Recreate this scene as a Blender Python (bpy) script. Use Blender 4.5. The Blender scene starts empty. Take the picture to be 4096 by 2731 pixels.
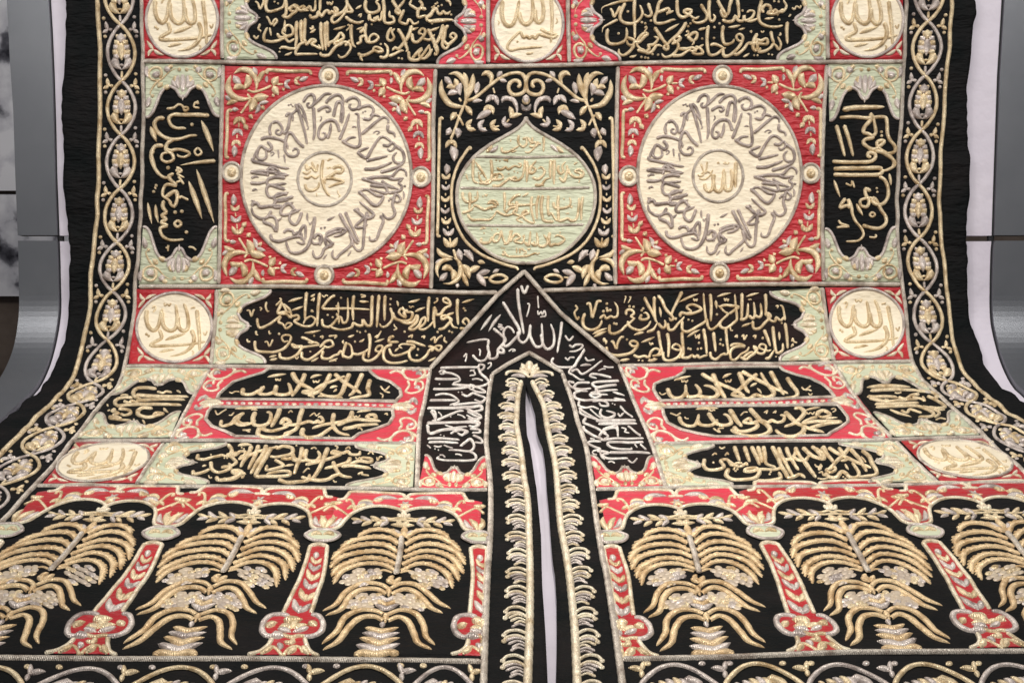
import bpy, bmesh, math, random
import numpy as np
from mathutils import Vector
random.seed(7)
# ---------------------------------------------------------------- camera, world, lights, exposure
SC = bpy.context.scene
COL = SC.collection
PITCH = math.radians(12.0)
CAM = np.array([0.0, 0.0, 1.75])
cd = bpy.data.cameras.new('camera'); cam = bpy.data.objects.new('camera', cd); COL.objects.link(cam)
cam.location = CAM; cam.rotation_euler = (math.radians(90) - PITCH, 0, 0)
cd.sensor_width = 36; cd.lens = 50; cd.clip_end = 100; cd.clip_start = 0.05
SC.camera = cam
w_ = bpy.data.worlds.new('World'); SC.world = w_; w_.use_nodes = True
w_.node_tree.nodes['Background'].inputs[0].default_value = (0.97, 0.97, 1.0, 1)
w_.node_tree.nodes['Background'].inputs[1].default_value = 0.13
SC.view_settings.view_transform = 'Standard'; SC.view_settings.look = 'None'
SC.view_settings.exposure = 0.0; SC.view_settings.gamma = 1.0
SC.cycles.max_bounces = 5
def lamp(name, typ, loc, target, energy, color, **kw):
    l = bpy.data.lights.new(name, typ); l.energy = energy; l.color = color
    for k, v in kw.items(): setattr(l, k, v)
    o = bpy.data.objects.new(name, l); COL.objects.link(o); o.location = loc
    d = Vector(target) - Vector(loc); o.rotation_euler = d.to_track_quat('-Z', 'Y').to_euler()
    return o
lamp('ceiling_lamp', 'AREA', (0.0, 2.3, 4.3), (0.0, 4.0, 0.6), 150, (1.0, 0.96, 0.91), size=6.5, size_y=.9, shape='RECTANGLE')
lamp('spot_lamp', 'SPOT', (0.15, 1.2, 4.2), (0.1, 3.7, 0.3), 370, (1.0, 0.94, 0.85), spot_size=math.radians(48), spot_blend=1.0, shadow_soft_size=0.08)
lamp('spot_lamp', 'SPOT', (-1.6, 2.2, 4.3), (-0.5, 4.5, 1.2), 190, (1.0, 0.95, 0.9), spot_size=math.radians(60), spot_blend=1.0, shadow_soft_size=0.06)
lamp('spot_lamp', 'SPOT', (1.7, 2.2, 4.3), (0.6, 4.5, 1.2), 190, (1.0, 0.95, 0.9), spot_size=math.radians(60), spot_blend=1.0, shadow_soft_size=0.06)
# ---------------------------------------------------------------- the surface the cloth lies on
F = 50 / 36 * 4096.0                     # focal length in photograph pixels
PX, PY = 2048.0, 1365.5
Z0 = 4.7
ys = np.arange(-700, 3300, 4.0)
_k = np.array([-700, 680, 780, 850, 915, 950, 3000]); _v = np.array([0, 0, .0002, .0005, .001, .00114, .00114])
_sl = np.interp(ys / 1.7415, _k, _v) / 1.7415
S_T = 1.0 + np.cumsum(_sl) * 4.0
Z_T = Z0 / S_T
fwd = np.array([0, math.cos(PITCH), -math.sin(PITCH)]); upv = np.array([0, math.sin(PITCH), math.cos(PITCH)])
YC = -(ys - PY) * Z_T / F
PR = CAM[None, :] + Z_T[:, None] * fwd + YC[:, None] * upv      # profile points (x = 0)
dP = np.gradient(PR, axis=0)
ARC = np.concatenate([[0], np.cumsum(np.linalg.norm(np.diff(PR, axis=0), axis=1))])
NR = np.cross(dP, np.array([1.0, 0, 0])); NR /= np.linalg.norm(NR, axis=1)[:, None]
if NR[100] @ fwd > 0: NR = -NR
def zof(py): return np.interp(py, ys, Z_T)
def xof(px, py): return (np.asarray(px, float) - PX) * zof(py) / F
def arc(py): return np.interp(py, ys, ARC)
def pyof(a): return np.interp(a, ARC, ys)
def wrinkle(X, a):
    w = np.sin(a * 31 + 2.2 * np.sin(X * 3.1 + 1) + 1.3 * np.sin(X * 7.7 + a * 5)) * np.sin(X * 4.3 + 1.7 * np.sin(a * 6.3))
    w += .8 * np.sin(a * 57 + 2.7 * np.sin(X * 5.3) + X * 3) * np.sin(X * 9.1 + 2 * np.sin(a * 4.1 + 2))
    w += .7 * np.sin(a * 9 + X * 5 + 1.5 * np.sin(X * 2.2)) + .6 * np.sin(X * 17 + 2 * np.sin(a * 11))
    e = np.clip((np.abs(X) - 1.36) / .12, 0, 1)
    return 0.0011 * w * (1 + 2.2 * e) + e * .0035 * np.sin(a * 17 + 3 * np.sin(a * 4.3 + X) + X * 2) * np.sin(a * 5.1 + 1)
def surf(px, py, off=0.0):
    px = np.asarray(px, float); py = np.asarray(py, float)
    X = xof(px, py); a = arc(py)
    P = np.stack([np.interp(py, ys, PR[:, i]) for i in range(3)], -1)
    N = np.stack([np.interp(py, ys, NR[:, i]) for i in range(3)], -1)
    P[..., 0] = X
    return P + N * (np.asarray(off) + wrinkle(X, a))[..., None], N
def nup(py):                              # how far one unit of relief moves a point up in the picture
    N = np.stack([np.interp(py, ys, NR[:, i]) for i in range(3)], -1)
    return N @ upv
# ---------------------------------------------------------------- materials
def mat(name, color, rough=.6, metal=0.0, build=None, spec=.5, sheen=0):
    m = bpy.data.materials.new(name); m.use_nodes = True
    nt = m.node_tree; b = nt.nodes['Principled BSDF']
    b.inputs['Base Color'].default_value = (*color, 1); b.inputs['Roughness'].default_value = rough
    b.inputs['Metallic'].default_value = metal; b.inputs['Specular IOR Level'].default_value = spec
    if sheen: b.inputs['Sheen Weight'].default_value = sheen; b.inputs['Sheen Roughness'].default_value = .4
    if build: build(nt, b)
    return m
def node(nt, t, **kw):
    n = nt.nodes.new(t)
    for k, v in kw.items():
        if k in n.inputs: n.inputs[k].default_value = v
        else: setattr(n, k, v)
    return n
def noise(nt, vec, scale, detail=2, stretch=None):
    if stretch:
        mp = node(nt, 'ShaderNodeMapping'); mp.inputs['Scale'].default_value = stretch
        nt.links.new(vec, mp.inputs[0]); vec = mp.outputs[0]
    n = node(nt, 'ShaderNodeTexNoise'); n.inputs['Scale'].default_value = scale; n.inputs['Detail'].default_value = detail
    nt.links.new(vec, n.inputs['Vector']); return n.outputs['Fac']
def ramp(nt, fac, stops):
    r = node(nt, 'ShaderNodeValToRGB'); e = r.color_ramp.elements
    while len(e) < len(stops): e.new(.5)
    for el, (p, c) in zip(e, stops): el.position = p; el.color = (*c, 1)
    nt.links.new(fac, r.inputs[0]); return r.outputs[0]
def math_(nt, op, a, b):
    n = node(nt, 'ShaderNodeMath', operation=op)
    for i, v in enumerate((a, b)):
        if isinstance(v, (int, float)): n.inputs[i].default_value = v
        else: nt.links.new(v, n.inputs[i])
    return n.outputs[0]
def bump(nt, b, h, strength=.5, dist=.002, prev=None):
    n = node(nt, 'ShaderNodeBump'); n.inputs['Strength'].default_value = strength; n.inputs['Distance'].default_value = dist
    nt.links.new(h, n.inputs['Height'])
    if prev is not None: nt.links.new(prev, n.inputs['Normal'])
    nt.links.new(n.outputs[0], b.inputs['Normal']); return n.outputs[0]
def thread(light, dark, twist=0.6, ang=.5):
    def f(nt, b):
        tc = node(nt, 'ShaderNodeTexCoord'); geo = node(nt, 'ShaderNodeNewGeometry')
        big = noise(nt, geo.outputs['Position'], 26, 2)
        fine = noise(nt, geo.outputs['Position'], 420, 2)
        mix = math_(nt, 'ADD', math_(nt, 'MULTIPLY', big, .62), math_(nt, 'MULTIPLY', fine, .38))
        c = ramp(nt, mix, [(.36, dark), (.52, light), (.72, tuple(min(1, v * 1.15) for v in light))])
        nt.links.new(c, b.inputs['Base Color'])
        # wrapped thread: fine diagonal turns along the stroke
        sp = node(nt, 'ShaderNodeSeparateXYZ'); nt.links.new(tc.outputs['UV'], sp.inputs[0])
        ph = math_(nt, 'ADD', math_(nt, 'MULTIPLY', sp.outputs[0], 1600.0), math_(nt, 'MULTIPLY', sp.outputs[1], 9.0 * ang))
        ph = math_(nt, 'ADD', ph, math_(nt, 'MULTIPLY', big, 9.0))
        wv = math_(nt, 'SINE', ph, 0)
        bp = bump(nt, b, wv, twist, .0011)
        bump(nt, b, noise(nt, geo.outputs['Position'], 160, 3), .75, .003, bp)
        r = ramp(nt, fine, [(.35, (.5,) * 3), (.6, (.22,) * 3)])
        nt.links.new(r, b.inputs['Roughness'])
    return f
M = {}
M['G'] = mat('gold_thread', (.7, .5, .25), .35, .42, thread((.90, .74, .49), (.50, .35, .18)))
M['S'] = mat('silver_thread', (.5, .45, .45), .35, .42, thread((.74, .66, .61), (.34, .28, .26)))
M['C'] = mat('pale_cord', (.6, .5, .4), .35, .38, thread((.86, .78, .68), (.42, .34, .28), 1.0, 1.6))
M['P'] = mat('pale_gold_thread', (.8, .66, .45), .35, .35, thread((.95, .84, .65), (.60, .47, .29), .7))
def cloth(c1, c2, weave=.25, pucker=.8, st=(.55, 1, 1.9)):
    def f(nt, b):
        geo = node(nt, 'ShaderNodeNewGeometry'); p = geo.outputs['Position']
        nt.links.new(ramp(nt, noise(nt, p, 9, 4), [(.3, c1), (.7, c2)]), b.inputs['Base Color'])
        n1 = noise(nt, p, 30, 4, st); n2 = noise(nt, p, 75, 3, (.5, 1, 1.6))
        h = math_(nt, 'ADD', n1, math_(nt, 'MULTIPLY', n2, .45))
        bp = bump(nt, b, h, pucker, .012)
        bump(nt, b, noise(nt, p, 900, 1), weave, .0006, bp)
    return f
M['D'] = mat('date_thread', (.7, .6, .46), .42, .3, cloth((.50, .42, .36), (.74, .62, .46), .6, .5))
M['Q'] = mat('warm_gold_thread', (.9, .66, .36), .35, .38, thread((.90, .68, .41), (.58, .38, .19), .7))
M['W'] = mat('white_silver_thread', (.8, .76, .72), .35, .3, thread((.92, .86, .80), (.58, .50, .46), .7))
M['T'] = mat('tarnished_silver_thread', (.45, .4, .38), .35, .4, thread((.62, .53, .48), (.30, .24, .22), .8))
M['umber'] = mat('brownish_black_cloth', (.012, .009, .009), .75, 0, cloth((.005, .007, .007), (.020, .010, .010), .5, 1.0), .12)
M['black'] = mat('black_cloth', (.012, .013, .015), .75, 0, cloth((.003, .0045, .005), (.010, .009, .0095), .5, 1.0), .12, .0)
M['red'] = mat('red_satin', (.4, .02, .03), .42, 0, cloth((.36, .010, .017), (.47, .020, .030), .2, 1.0), .4, .15)
M['lit_red'] = mat('lit_red_satin', (.6, .05, .09), .42, 0, cloth((.52, .028, .052), (.62, .043, .078), .2, .8), .4, .15)  # same red satin, lightened to paint in the strong light at the centre
M['cream'] = mat('cream_satin', (.8, .7, .48), .5, 0, cloth((.78, .69, .52), (.84, .76, .60), .2, .62, (.9, 1, 1.3)), .35, .1)
M['green'] = mat('pale_green_satin', (.6, .66, .45), .5, 0, cloth((.48, .52, .37), (.57, .60, .45), .2, .9), .35, .1)
# ---------------------------------------------------------------- objects
def newobj(name, verts, faces, m, parent=None, uvs=None, smooth=True):
    me = bpy.data.meshes.new(name); me.from_pydata([tuple(v) for v in verts], [], faces)
    me.materials.append(m)
    if smooth: me.polygons.foreach_set('use_smooth', [True] * len(me.polygons))
    if uvs is not None:
        uv = me.uv_layers.new(name='UVMap'); idx = np.empty(len(me.loops), np.int32); me.loops.foreach_get('vertex_index', idx)
        uv.data.foreach_set('uv', np.asarray(uvs, np.float32)[idx].ravel())
    me.update(); o = bpy.data.objects.new(name, me); COL.objects.link(o)
    if parent: o.parent = parent
    return o
def empty(name, label, cat, loc=(0, 0, 0)):
    o = bpy.data.objects.new(name, None); COL.objects.link(o); o.location = loc
    o['label'] = label; o['category'] = cat; return o
CURTAIN = empty('embroidered_curtain', 'black ceremonial curtain with red, cream and green panels and raised gold calligraphy', 'curtain')
PANELS = {}                                  # part name key -> object
ITEMS = []                                   # (name, matkey, panel key, verts, faces, uvs, size)
# ---------------------------------------------------------------- curves
def cr(p, closed=False, n=6):
    p = np.asarray(p, float)
    if len(p) < 3: return p
    q = np.vstack([p[-1], p, p[0], p[1]]) if closed else np.vstack([2 * p[0] - p[1], p, 2 * p[-1] - p[-2]])
    out = []
    t = np.linspace(0, 1, n, endpoint=False)[:, None]
    for i in range(1, len(q) - 2):
        a, b, c, d = q[i - 1], q[i], q[i + 1], q[i + 2]
        out.append(.5 * (2 * b + (c - a) * t + (2 * a - 5 * b + 4 * c - d) * t * t + (3 * b - a - 3 * c + d) * t ** 3))
    if not closed: out.append(q[-2][None])
    return np.vstack(out)
def stroke(pts, w, m='G', name='letter', panel=None, prof='b', lift=0.0, hf=.42, straight=False, closed=False, ring=.42, teeth=0, vis=0.0):
    """a padded, thread-covered line sewn on the cloth; pts in photograph pixels, w = width in photograph pixels"""
    P = np.asarray(pts, float)
    if not straight: P = cr(P, closed)
    elif closed: P = np.vstack([P, P[:1]])
    if vis:      # w was read off the picture across the line: undo the slant the cloth has there
        d = np.diff(P, axis=0); ln = np.hypot(d[:, 0], d[:, 1]) + 1e-9; ym = (P[1:, 1] + P[:-1, 1]) / 2
        kk = (pyof(arc(ym) + .01) - ym) / (.01 * F / zof(ym)); c_, s_ = d[:, 0] / ln, d[:, 1] / ln      # shortening up the picture
        th = np.abs(c_) * np.minimum(1, kk * .8 + .67 * hf * (1 - kk)) + np.abs(s_) * 1.0
        w = w / float(np.clip((th * ln).sum() / ln.sum(), .3, 1.0)) ** vis
    my = float(P[:, 1].mean()); mpx = float(zof(my)) / F; W = w * mpx; H = W * hf
    P = P.copy(); P[:, 1] += .5 * w * hf * nup(P[:, 1])
    Q, N = surf(P[:, 0], P[:, 1], lift)
    seg = np.linalg.norm(np.diff(Q, axis=0), axis=1); L = np.concatenate([[0], np.cumsum(seg)]); T = L[-1]
    if T < 1e-5: return
    step = max(W * ring, .0035)
    n = max(3, int(T / step) + 1)
    s = np.linspace(0, T, n + 1)
    if prof == 'b' and not closed: s = np.unique(np.concatenate([s, [W * .03, W * .12, W * .3, T - W * .03, T - W * .12, T - W * .3]]).clip(0, T))
    C = np.stack([np.interp(s, L, Q[:, i]) for i in range(3)], -1)
    NN = np.stack([np.interp(s, L, N[:, i]) for i in range(3)], -1)
    tg = np.gradient(C, axis=0); tg /= np.linalg.norm(tg, axis=1)[:, None] + 1e-12
    B = np.cross(NN, tg); B /= np.linalg.norm(B, axis=1)[:, None] + 1e-12
    u = s / T
    if closed: r = np.ones_like(s)
    elif prof == 'b':
        d = np.minimum(s, T - s) / (W * .5); r = np.where(d < 1, np.sqrt(np.clip(1 - (1 - d) ** 2, 0, 1)), 1)
    elif prof == 't': r = np.clip(np.sin(np.pi * u ** .85), 0, 1) ** .75
    elif prof == 'e': r = np.clip(np.sqrt(np.clip(s / (W * .4), 0, 1)), 0, 1) * (1 - u ** 3) ** .7
    elif prof == 's': r = np.clip(np.sqrt(np.clip((T - s) / (W * .4), 0, 1)), 0, 1) * (1 - (1 - u) ** 2.2) ** .8
    elif prof == 'k': r = (.72 + .28 * np.minimum(1, u / .3)) * (1 - u ** 7) ** .6
    elif prof == 'l':    # pen stroke: full body, narrowing tail
        d = np.minimum(s, (T - s) * .5) / (W * .5); r = np.where(d < 1, np.sqrt(np.clip(1 - (1 - d) ** 2, 0, 1)), 1) * (1.08 - .38 * u ** 2)
    r = np.maximum(r, .04) * (1 + .05 * np.sin(s * 190 + my))
    K = 6; a = np.linspace(0, np.pi, K)
    rl = r * (.6 + abs(teeth) * np.modf(s / (W * 1.05))[0]) if teeth else r
    V = (C[:, None] - B[:, None] * ((np.cos(a)[None, :] * (W * .5) * np.where(np.cos(a)[None, :] * (1 if teeth >= 0 else -1) > 0, rl[:, None], r[:, None]))[..., None])
         + NN[:, None] * (np.sin(a) ** .9)[None, :, None] * (H * np.minimum(1, r ** .7))[:, None, None])
    V[:, 0] -= NN * .0012; V[:, -1] -= NN * .0012
    nr = len(s); V = V.reshape(-1, 3)
    uv = np.stack([np.repeat(s, K), np.tile(a / np.pi, nr)], -1)
    fc = []
    for i in range(nr - 1):
        for j in range(K - 1):
            q = i * K + j; fc.append((q, q + K, q + K + 1, q + 1))
    if closed:
        for j in range(K - 1):
            q = (nr - 1) * K + j; fc.append((q, j, j + 1, q + 1))
    ITEMS.append((name, m, panel, V, fc, uv, T * W))
def blob(c, rx, ry, m='G', name='dot', panel=None, hf=.4, lift=0.0, ang=0, sides=12):
    x, y = c; K = sides; my = y; mpx = float(zof(my)) / F; H = 2 * min(rx, ry) * mpx * hf
    ly = 0.25 * 2 * min(rx, ry) * hf * float(nup(np.array(y)))
    vs, uv = [], []
    ca, sa = math.cos(ang), math.sin(ang)
    for rr, hh in ((1, -.0012 / max(H, 1e-4)), (.93, .35), (.7, .74), (.38, .95)):
        for k in range(K):
            t = 2 * math.pi * k / K; dx, dy = rx * rr * math.cos(t), ry * rr * math.sin(t)
            X = x + dx * ca - dy * sa; Y = y + ly + dx * sa + dy * ca
            q, n = surf(X, Y, lift + H * hh); vs.append(q); uv.append((t * .004, rr))
    q, n = surf(x, y + ly, lift + H); vs.append(q); uv.append((0, 0))
    fc = [(r * K + k, (r + 1) * K + k, (r + 1) * K + (k + 1) % K, r * K + (k + 1) % K) for r in range(3) for k in range(K)]
    fc += [(3 * K + k, 4 * K, 3 * K + (k + 1) % K) for k in range(K)]
    ITEMS.append((name, m, panel, np.array(vs), fc, np.array(uv), rx * ry * mpx * mpx * 3))
def patch(key, name, pts, m, off=.0022, cut=16, smooth=True, parent=None, straight=False, depth=.004, label=None, curve=False):
    """a piece of cloth laid on the curtain, following its curve"""
    P = np.asarray(pts, float)
    if curve: P = cr(P, True, 5)
    bm = bmesh.new(); vs = [bm.verts.new((x, y, 0)) for x, y in P]
    ed = [bm.edges.new((vs[i], vs[(i + 1) % len(vs)])) for i in range(len(vs))]
    bmesh.ops.triangle_fill(bm, use_beauty=True, use_dissolve=False, edges=ed)
    mn, mx = P.min(0), P.max(0)
    for ax in (0, 1):
        n = int((mx[ax] - mn[ax]) / cut)
        for i in range(1, n + 1):
            co = [0, 0, 0]; co[ax] = mn[ax] + (mx[ax] - mn[ax]) * i / (n + 1); no = [0, 0, 0]; no[ax] = 1
            bmesh.ops.bisect_plane(bm, geom=bm.verts[:] + bm.edges[:] + bm.faces[:], plane_co=co, plane_no=no, dist=1e-3)
    bm.verts.ensure_lookup_table(); bm.verts.index_update()
    xy = np.array([v.co[:2] for v in bm.verts]); top, N = surf(xy[:, 0], xy[:, 1], off)
    faces = []
    for f in bm.faces:
        ix = [v.index for v in f.verts]
        a, b, c = (top[i] for i in ix[:3])
        if np.cross(b - a, c - a) @ N[ix[0]] < 0: ix = ix[::-1]
        faces.append(tuple(ix))
    # turned-down edge
    be = [e for e in bm.edges if len(e.link_faces) == 1]; mp = {}; vv = [tuple(t) for t in top]
    for e in be:
        for v in e.verts:
            if v.index not in mp: mp[v.index] = len(vv); vv.append(tuple(top[v.index] - N[v.index] * depth))
        a, b = e.verts[0].index, e.verts[1].index; faces.append((a, b, mp[b], mp[a]))
    bm.free()
    o = newobj(name, vv, faces, M[m] if isinstance(m, str) else m, parent or CURTAIN)
    if label: o['label'] = label
    if key: PANELS[key] = o
    return o
class Tile:
    """strokes written in the pixels of an enlarged detail: photograph x = ox + x / k"""
    def __init__(s, ox, oy, k=2.24, panel=None, name='letter', fx=None, leaf='leaf', vis=1.0, tip=None):
        s.vis = vis; s.lw = 1.35; s.tip = tip
        s.ox, s.oy, s.k, s.panel, s.name, s.fx, s.leaf = ox, oy, k, panel, name, fx, leaf
    def P(s, a):
        a = np.asarray(a, float).reshape(-1, 2)
        return s.fx(a) if s.fx else a / s.k + (s.ox, s.oy)
    def draw(s, txt, wmul=1.0, lift=0.0, swap=None, panel=None, hf=.42):
        for ln in txt.strip().replace(';', '\n').split('\n'):
            f = ln.split()
            if not f: continue
            c = f[0]; m = c[0]; i = 1; fl = ''
            while i < len(c) and not (c[i].isdigit()): fl += c[i]; i += 1
            if c[-1] in 'fr': fl += c[-1]; c = c[:-1]
            w = float(c[i:]) / s.k * wmul; pts = None if 'v' in fl else s.P([float(v) for v in f[1:]])
            if swap: m = swap.get(m, m)
            nm = s.leaf if 't' in fl else s.name
            if 'v' in fl:   # a tulip: two curved petals and a cup; x y angle
                v = [float(q) for q in f[1:]]; sz = float(c[i:])
                for x, y, an in zip(v[0::3], v[1::3], v[2::3]):
                    tulip(s, x, y, sz, an, m, panel or s.panel, lift)
                continue
            if 'o' in fl: blob(pts[0], w / 2, w / 2, m, 'dot', panel or s.panel, lift=lift); continue
            if 'd' in fl:  # diamond dot of the script
                for p in pts: blob(p, w / 2, w / 2 * (1 if p[1] < 1400 else .62), m, 'dot', panel or s.panel, lift=lift, sides=4 if 'q' in fl else 8)
                continue
            pr = 'b'
            for k in 'teslb':
                if k in fl: pr = k
            if s.tip and pr in s.tip: pr = s.tip[pr]
            if s.name == 'letter' and pr == 'b' and 'n' not in fl and 'b' not in fl: pr = 'l'
            if 't' in fl: w *= s.lw
            stroke(pts, w, m, nm, panel or s.panel, pr, lift=lift, straight='x' in fl, closed='c' in fl, hf=hf, teeth=(1.5 if 'f' in fl else -1.5 if 'r' in fl else 0), ring=.16 if ('f' in fl or 'r' in fl) else .42, vis=s.vis)

def tulip(T, x, y, sz, an, m, panel, lift=0.0):
    a = math.radians(an); up = np.array([math.sin(a), -math.cos(a)]); rt = np.array([math.cos(a), math.sin(a)]); b = np.array([x, y])
    for sgn in (-1, 1):
        pts = [b - up * sz * .16, b + rt * sgn * sz * .27 + up * sz * .10, b + rt * sgn * sz * .58 + up * sz * .66]
        stroke(T.P(pts), sz * .52 / T.k, m, 'leaf', panel, 't', lift=lift, hf=.34, vis=T.vis)
    stroke(T.P([b - up * sz * .22, b + up * sz * .12, b + up * sz * .34]), sz * .42 / T.k, m, 'leaf', panel, 't', lift=lift, hf=.36, vis=T.vis)
def solve_h(src, dst):
    A = []; b = []
    for (x, y), (u, v) in zip(src, dst):
        A.append([x, y, 1, 0, 0, 0, -u * x, -u * y]); b.append(u); A.append([0, 0, 0, x, y, 1, -v * x, -v * y]); b.append(v)
    h = np.linalg.solve(np.array(A, float), np.array(b, float)); return np.append(h, 1).reshape(3, 3)
def aph(H, P):
    P = np.asarray(P, float).reshape(-1, 2); q = np.c_[P, np.ones(len(P))] @ H.T; return q[:, :2] / q[:, 2:]
def quad(A, B, C, D):
    """local (u, v): u 0..1, v -1..1 -> photograph pixels; A=(0,-1) B=(0,1) C=(1,-1) D=(1,1)"""
    A, B, C, D = (np.array(q, float) for q in (A, B, C, D))
    def f(p):
        p = np.asarray(p, float).reshape(-1, 2); u = p[:, :1]; v = (p[:, 1:] + 1) / 2
        return (1 - u) * ((1 - v) * A + v * B) + u * ((1 - v) * C + v * D)
    return f
# ---------------------------------------------------------------- edges of the cloth, traced rows (y -> x)
def rows(txt): a = np.array([float(v) for v in txt.split()]).reshape(-1, 2); return a[:, 1], a[:, 0]      # y, x
LEFT_EDGE = rows('261 0 259 134 252 268 250 446 257 580 252 700 250 752 257 814 266 912 275 1002 281 1091 283 1180 279 1230 280 1260 277 1278 263 1350 241 1412 219 1466 196 1506 165 1533 152 1560 103 1591 74 1613 69 1636 36 1654 27 1676 0 1694')
RIGHT_EDGE = rows('3891 0 3895 45 3882 179 3875 312 3877 402 3871 536 3875 625 3873 700 3873 779 3864 890 3864 957 3875 1046 3877 1136 3873 1180 3884 1300 3875 1212 3895 1323 3913 1390 3931 1448 3967 1502 3998 1555 4047 1573 4074 1609 4096 1614')
def xline(r):
    y, x = r; o = np.argsort(y); y, x = y[o], x[o]; X = xof(x, y)
    return lambda py: np.interp(py, y, X) * F / zof(py) + PX
LE, RE = xline(LEFT_EDGE), xline(RIGHT_EDGE)
OUT_L = xline(rows('388 0 397 134 402 268 400 402 397 580 395 689 388 868 379 957 366 1091 361 1180 361 1234 344 1314 330 1390 308 1466 286 1515 250 1564 192 1627 134 1680 76 1743 18 1801'))
IN_L = xline(rows('565 0 572 223 574 402 572 600 567 734 560 912 551 1046 540 1153 536 1256 522 1350 502 1448 484 1511 464 1551 415 1604 357 1676 304 1747 277 1779 192 1886 112 1970 45 2046 0 2096'))
IN_R = xline(rows('3625 0 3620 134 3614 290 3605 446 3596 600 3589 779 3589 912 3591 1002 3607 1113 3609 1145 3623 1256 3636 1368 3654 1457 3690 1520 3748 1573 3828 1645 3922 1727 4011 1814 4096 1886'))
OUT_R = xline(rows('3806 0 3801 112 3788 268 3775 446 3764 620 3757 779 3759 890 3766 979 3783 1091 3785 1150 3797 1256 3819 1377 3850 1479 3900 1542 3966 1600 4096 1689'))
SL = rows('2103 1540 2104 1563 2102 1608 2104 1675 2108 1740 2120 1779 2133 1868 2146 1957 2155 2046 2164 2136 2166 2225 2169 2343 2180 2500 2188 2656 2191 2731')
SR = rows('2105 1540 2111 1563 2124 1599 2140 1653 2146 1720 2151 1740 2171 1788 2182 1868 2187 1957 2196 2046 2202 2136 2209 2225 2220 2300 2226 2400 2227 2578 2223 2731')
def slx(r): y, x = r; X = xof(x, y); return lambda py: np.interp(py, y, X) * F / zof(py) + PX
SLX, SRX = slx(SL), slx(SR)
def black_cloth():
    py = np.concatenate([np.arange(-420, 1536, 13.0), [1536], np.arange(1544, 2960, 13.0)]); nc = 150
    vs, fs = [], []
    for side in (0, 1):
        b0 = len(vs); base = []
        for y in py:
            mid = 2104.0
            a, b = (LE(y), mid if y < 1540 else SLX(y)) if side == 0 else (mid if y < 1540 else SRX(y), RE(y))
            wig = 6 * math.sin(y * .009 + side) + 3 * math.sin(y * .023 + 3 * math.sin(y * .005)) + 1.6 * math.sin(y * .077 + 4 * math.sin(y * .013))
            if side == 0: a += wig
            else: b += wig
            x = np.linspace(a, b, nc)
            q, _ = surf(x, np.full(nc, y)); vs += [tuple(v) for v in q]
        for i in range(len(py) - 1):
            for j in range(nc - 1):
                q = b0 + i * nc + j; fs.append((q, q + nc, q + nc + 1, q + 1))
    # weld the two halves above the slit
    o = newobj('black_cloth', vs, fs, M['black'], CURTAIN)
    bm = bmesh.new(); bm.from_mesh(o.data); bmesh.ops.remove_doubles(bm, verts=bm.verts, dist=1e-4); bm.to_mesh(o.data); bm.free()
    md = o.modifiers.new('thickness', 'SOLIDIFY'); md.thickness = .004; md.offset = -1 if False else -1
    return o
BC = black_cloth(); PANELS['ground'] = BC
# ---------------------------------------------------------------- cords of the grid
def cordline(txt, w=18, m='C', panel='grid', lift=.002, straight=False, ext=None, name='cord', prof='b', hf=.5):
    p = np.array([float(v) for v in txt.split()]).reshape(-1, 2)
    stroke(p, w, m, name, panel, prof, lift=lift, straight=straight, hf=hf)
def alongx(fn, w, m, y0=-400, y1=2900, panel='grid'):
    y = np.concatenate([np.arange(y0, 1400, 60.0), np.arange(1400, 1800, 25), np.arange(1800, y1, 60)])
    x = fn(y) + 2.0 * np.sin(y * .031 + 2 * np.sin(y * .007))
    stroke(np.stack([x, y], -1), w, m, 'border_cord', panel, 'b', lift=.002, hf=.45)
border = {}
for sd, o, i in (('L', OUT_L, IN_L), ('R', OUT_R, IN_R)):
    # each border band is its own part: a strip of black cloth carrying its vines and ears
    yy = np.concatenate([np.arange(-400, 1400, 40.0), np.arange(1400, 2900, 25)])
    k = PANELS['band' + sd] = None
    vs, fs = [], []
    n = 22
    for y in yy:
        a, b = o(y), i(y); q, _ = surf(np.linspace(a, b, n), np.full(n, y), .0014); vs += [tuple(v) for v in q]
    for r in range(len(yy) - 1):
        for j in range(n - 1):
            q = r * n + j; fs.append((q, q + n, q + n + 1, q + 1))
    ob = newobj('border_band', vs, fs, M['black'], CURTAIN); PANELS['band' + sd] = ob
    ob['label'] = 'left border band of twining vines and wheat ears' if sd == 'L' else 'right border band of twining vines and wheat ears'
alongx(OUT_L, 19, 'G', panel='bandL'); alongx(OUT_R, 17, 'G', panel='bandR')
alongx(IN_L, 17, 'C', panel='bandL'); alongx(IN_R, 17, 'C', panel='bandR')
H1 = '572 246 800 248 1291 259 1800 267 2191 263 2700 250 3200 250 3612 248'
H2a = '556 1146 800 1146 1246 1147 1800 1169 1990 1170'; H2b = '2171 1162 2400 1155 2846 1139 3300 1136 3600 1138'
H3a = '505 1464 900 1463 1302 1470 1722 1476'; H3b = '2483 1463 2970 1455 3300 1450 3652 1442'
H4a = '296 1765 670 1758 1000 1762 1346 1772 1668 1773'; H4b = '2614 1774 2936 1767 3400 1758 3587 1755 3930 1745'
H5a = '150 1940 536 1944 1000 1946 1346 1950 1950 1960'; H5b = '2383 1956 2891 1948 3400 1944 3766 1934 4130 1929'
H6a = '-180 2632 0 2630 491 2629 1000 2630 1900 2643 1924 2643'; H6b = '2490 2632 2900 2624 3400 2606 4096 2604 4300 2600'
for h in (H1, H2a, H2b, H3a, H3b, H4a, H4b, H5a, H5b): cordline(h, 19 if h in (H1, H2a, H2b) else 20)
cordline(H6a, 27, straight=True); cordline(H6b, 27, straight=True)
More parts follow.
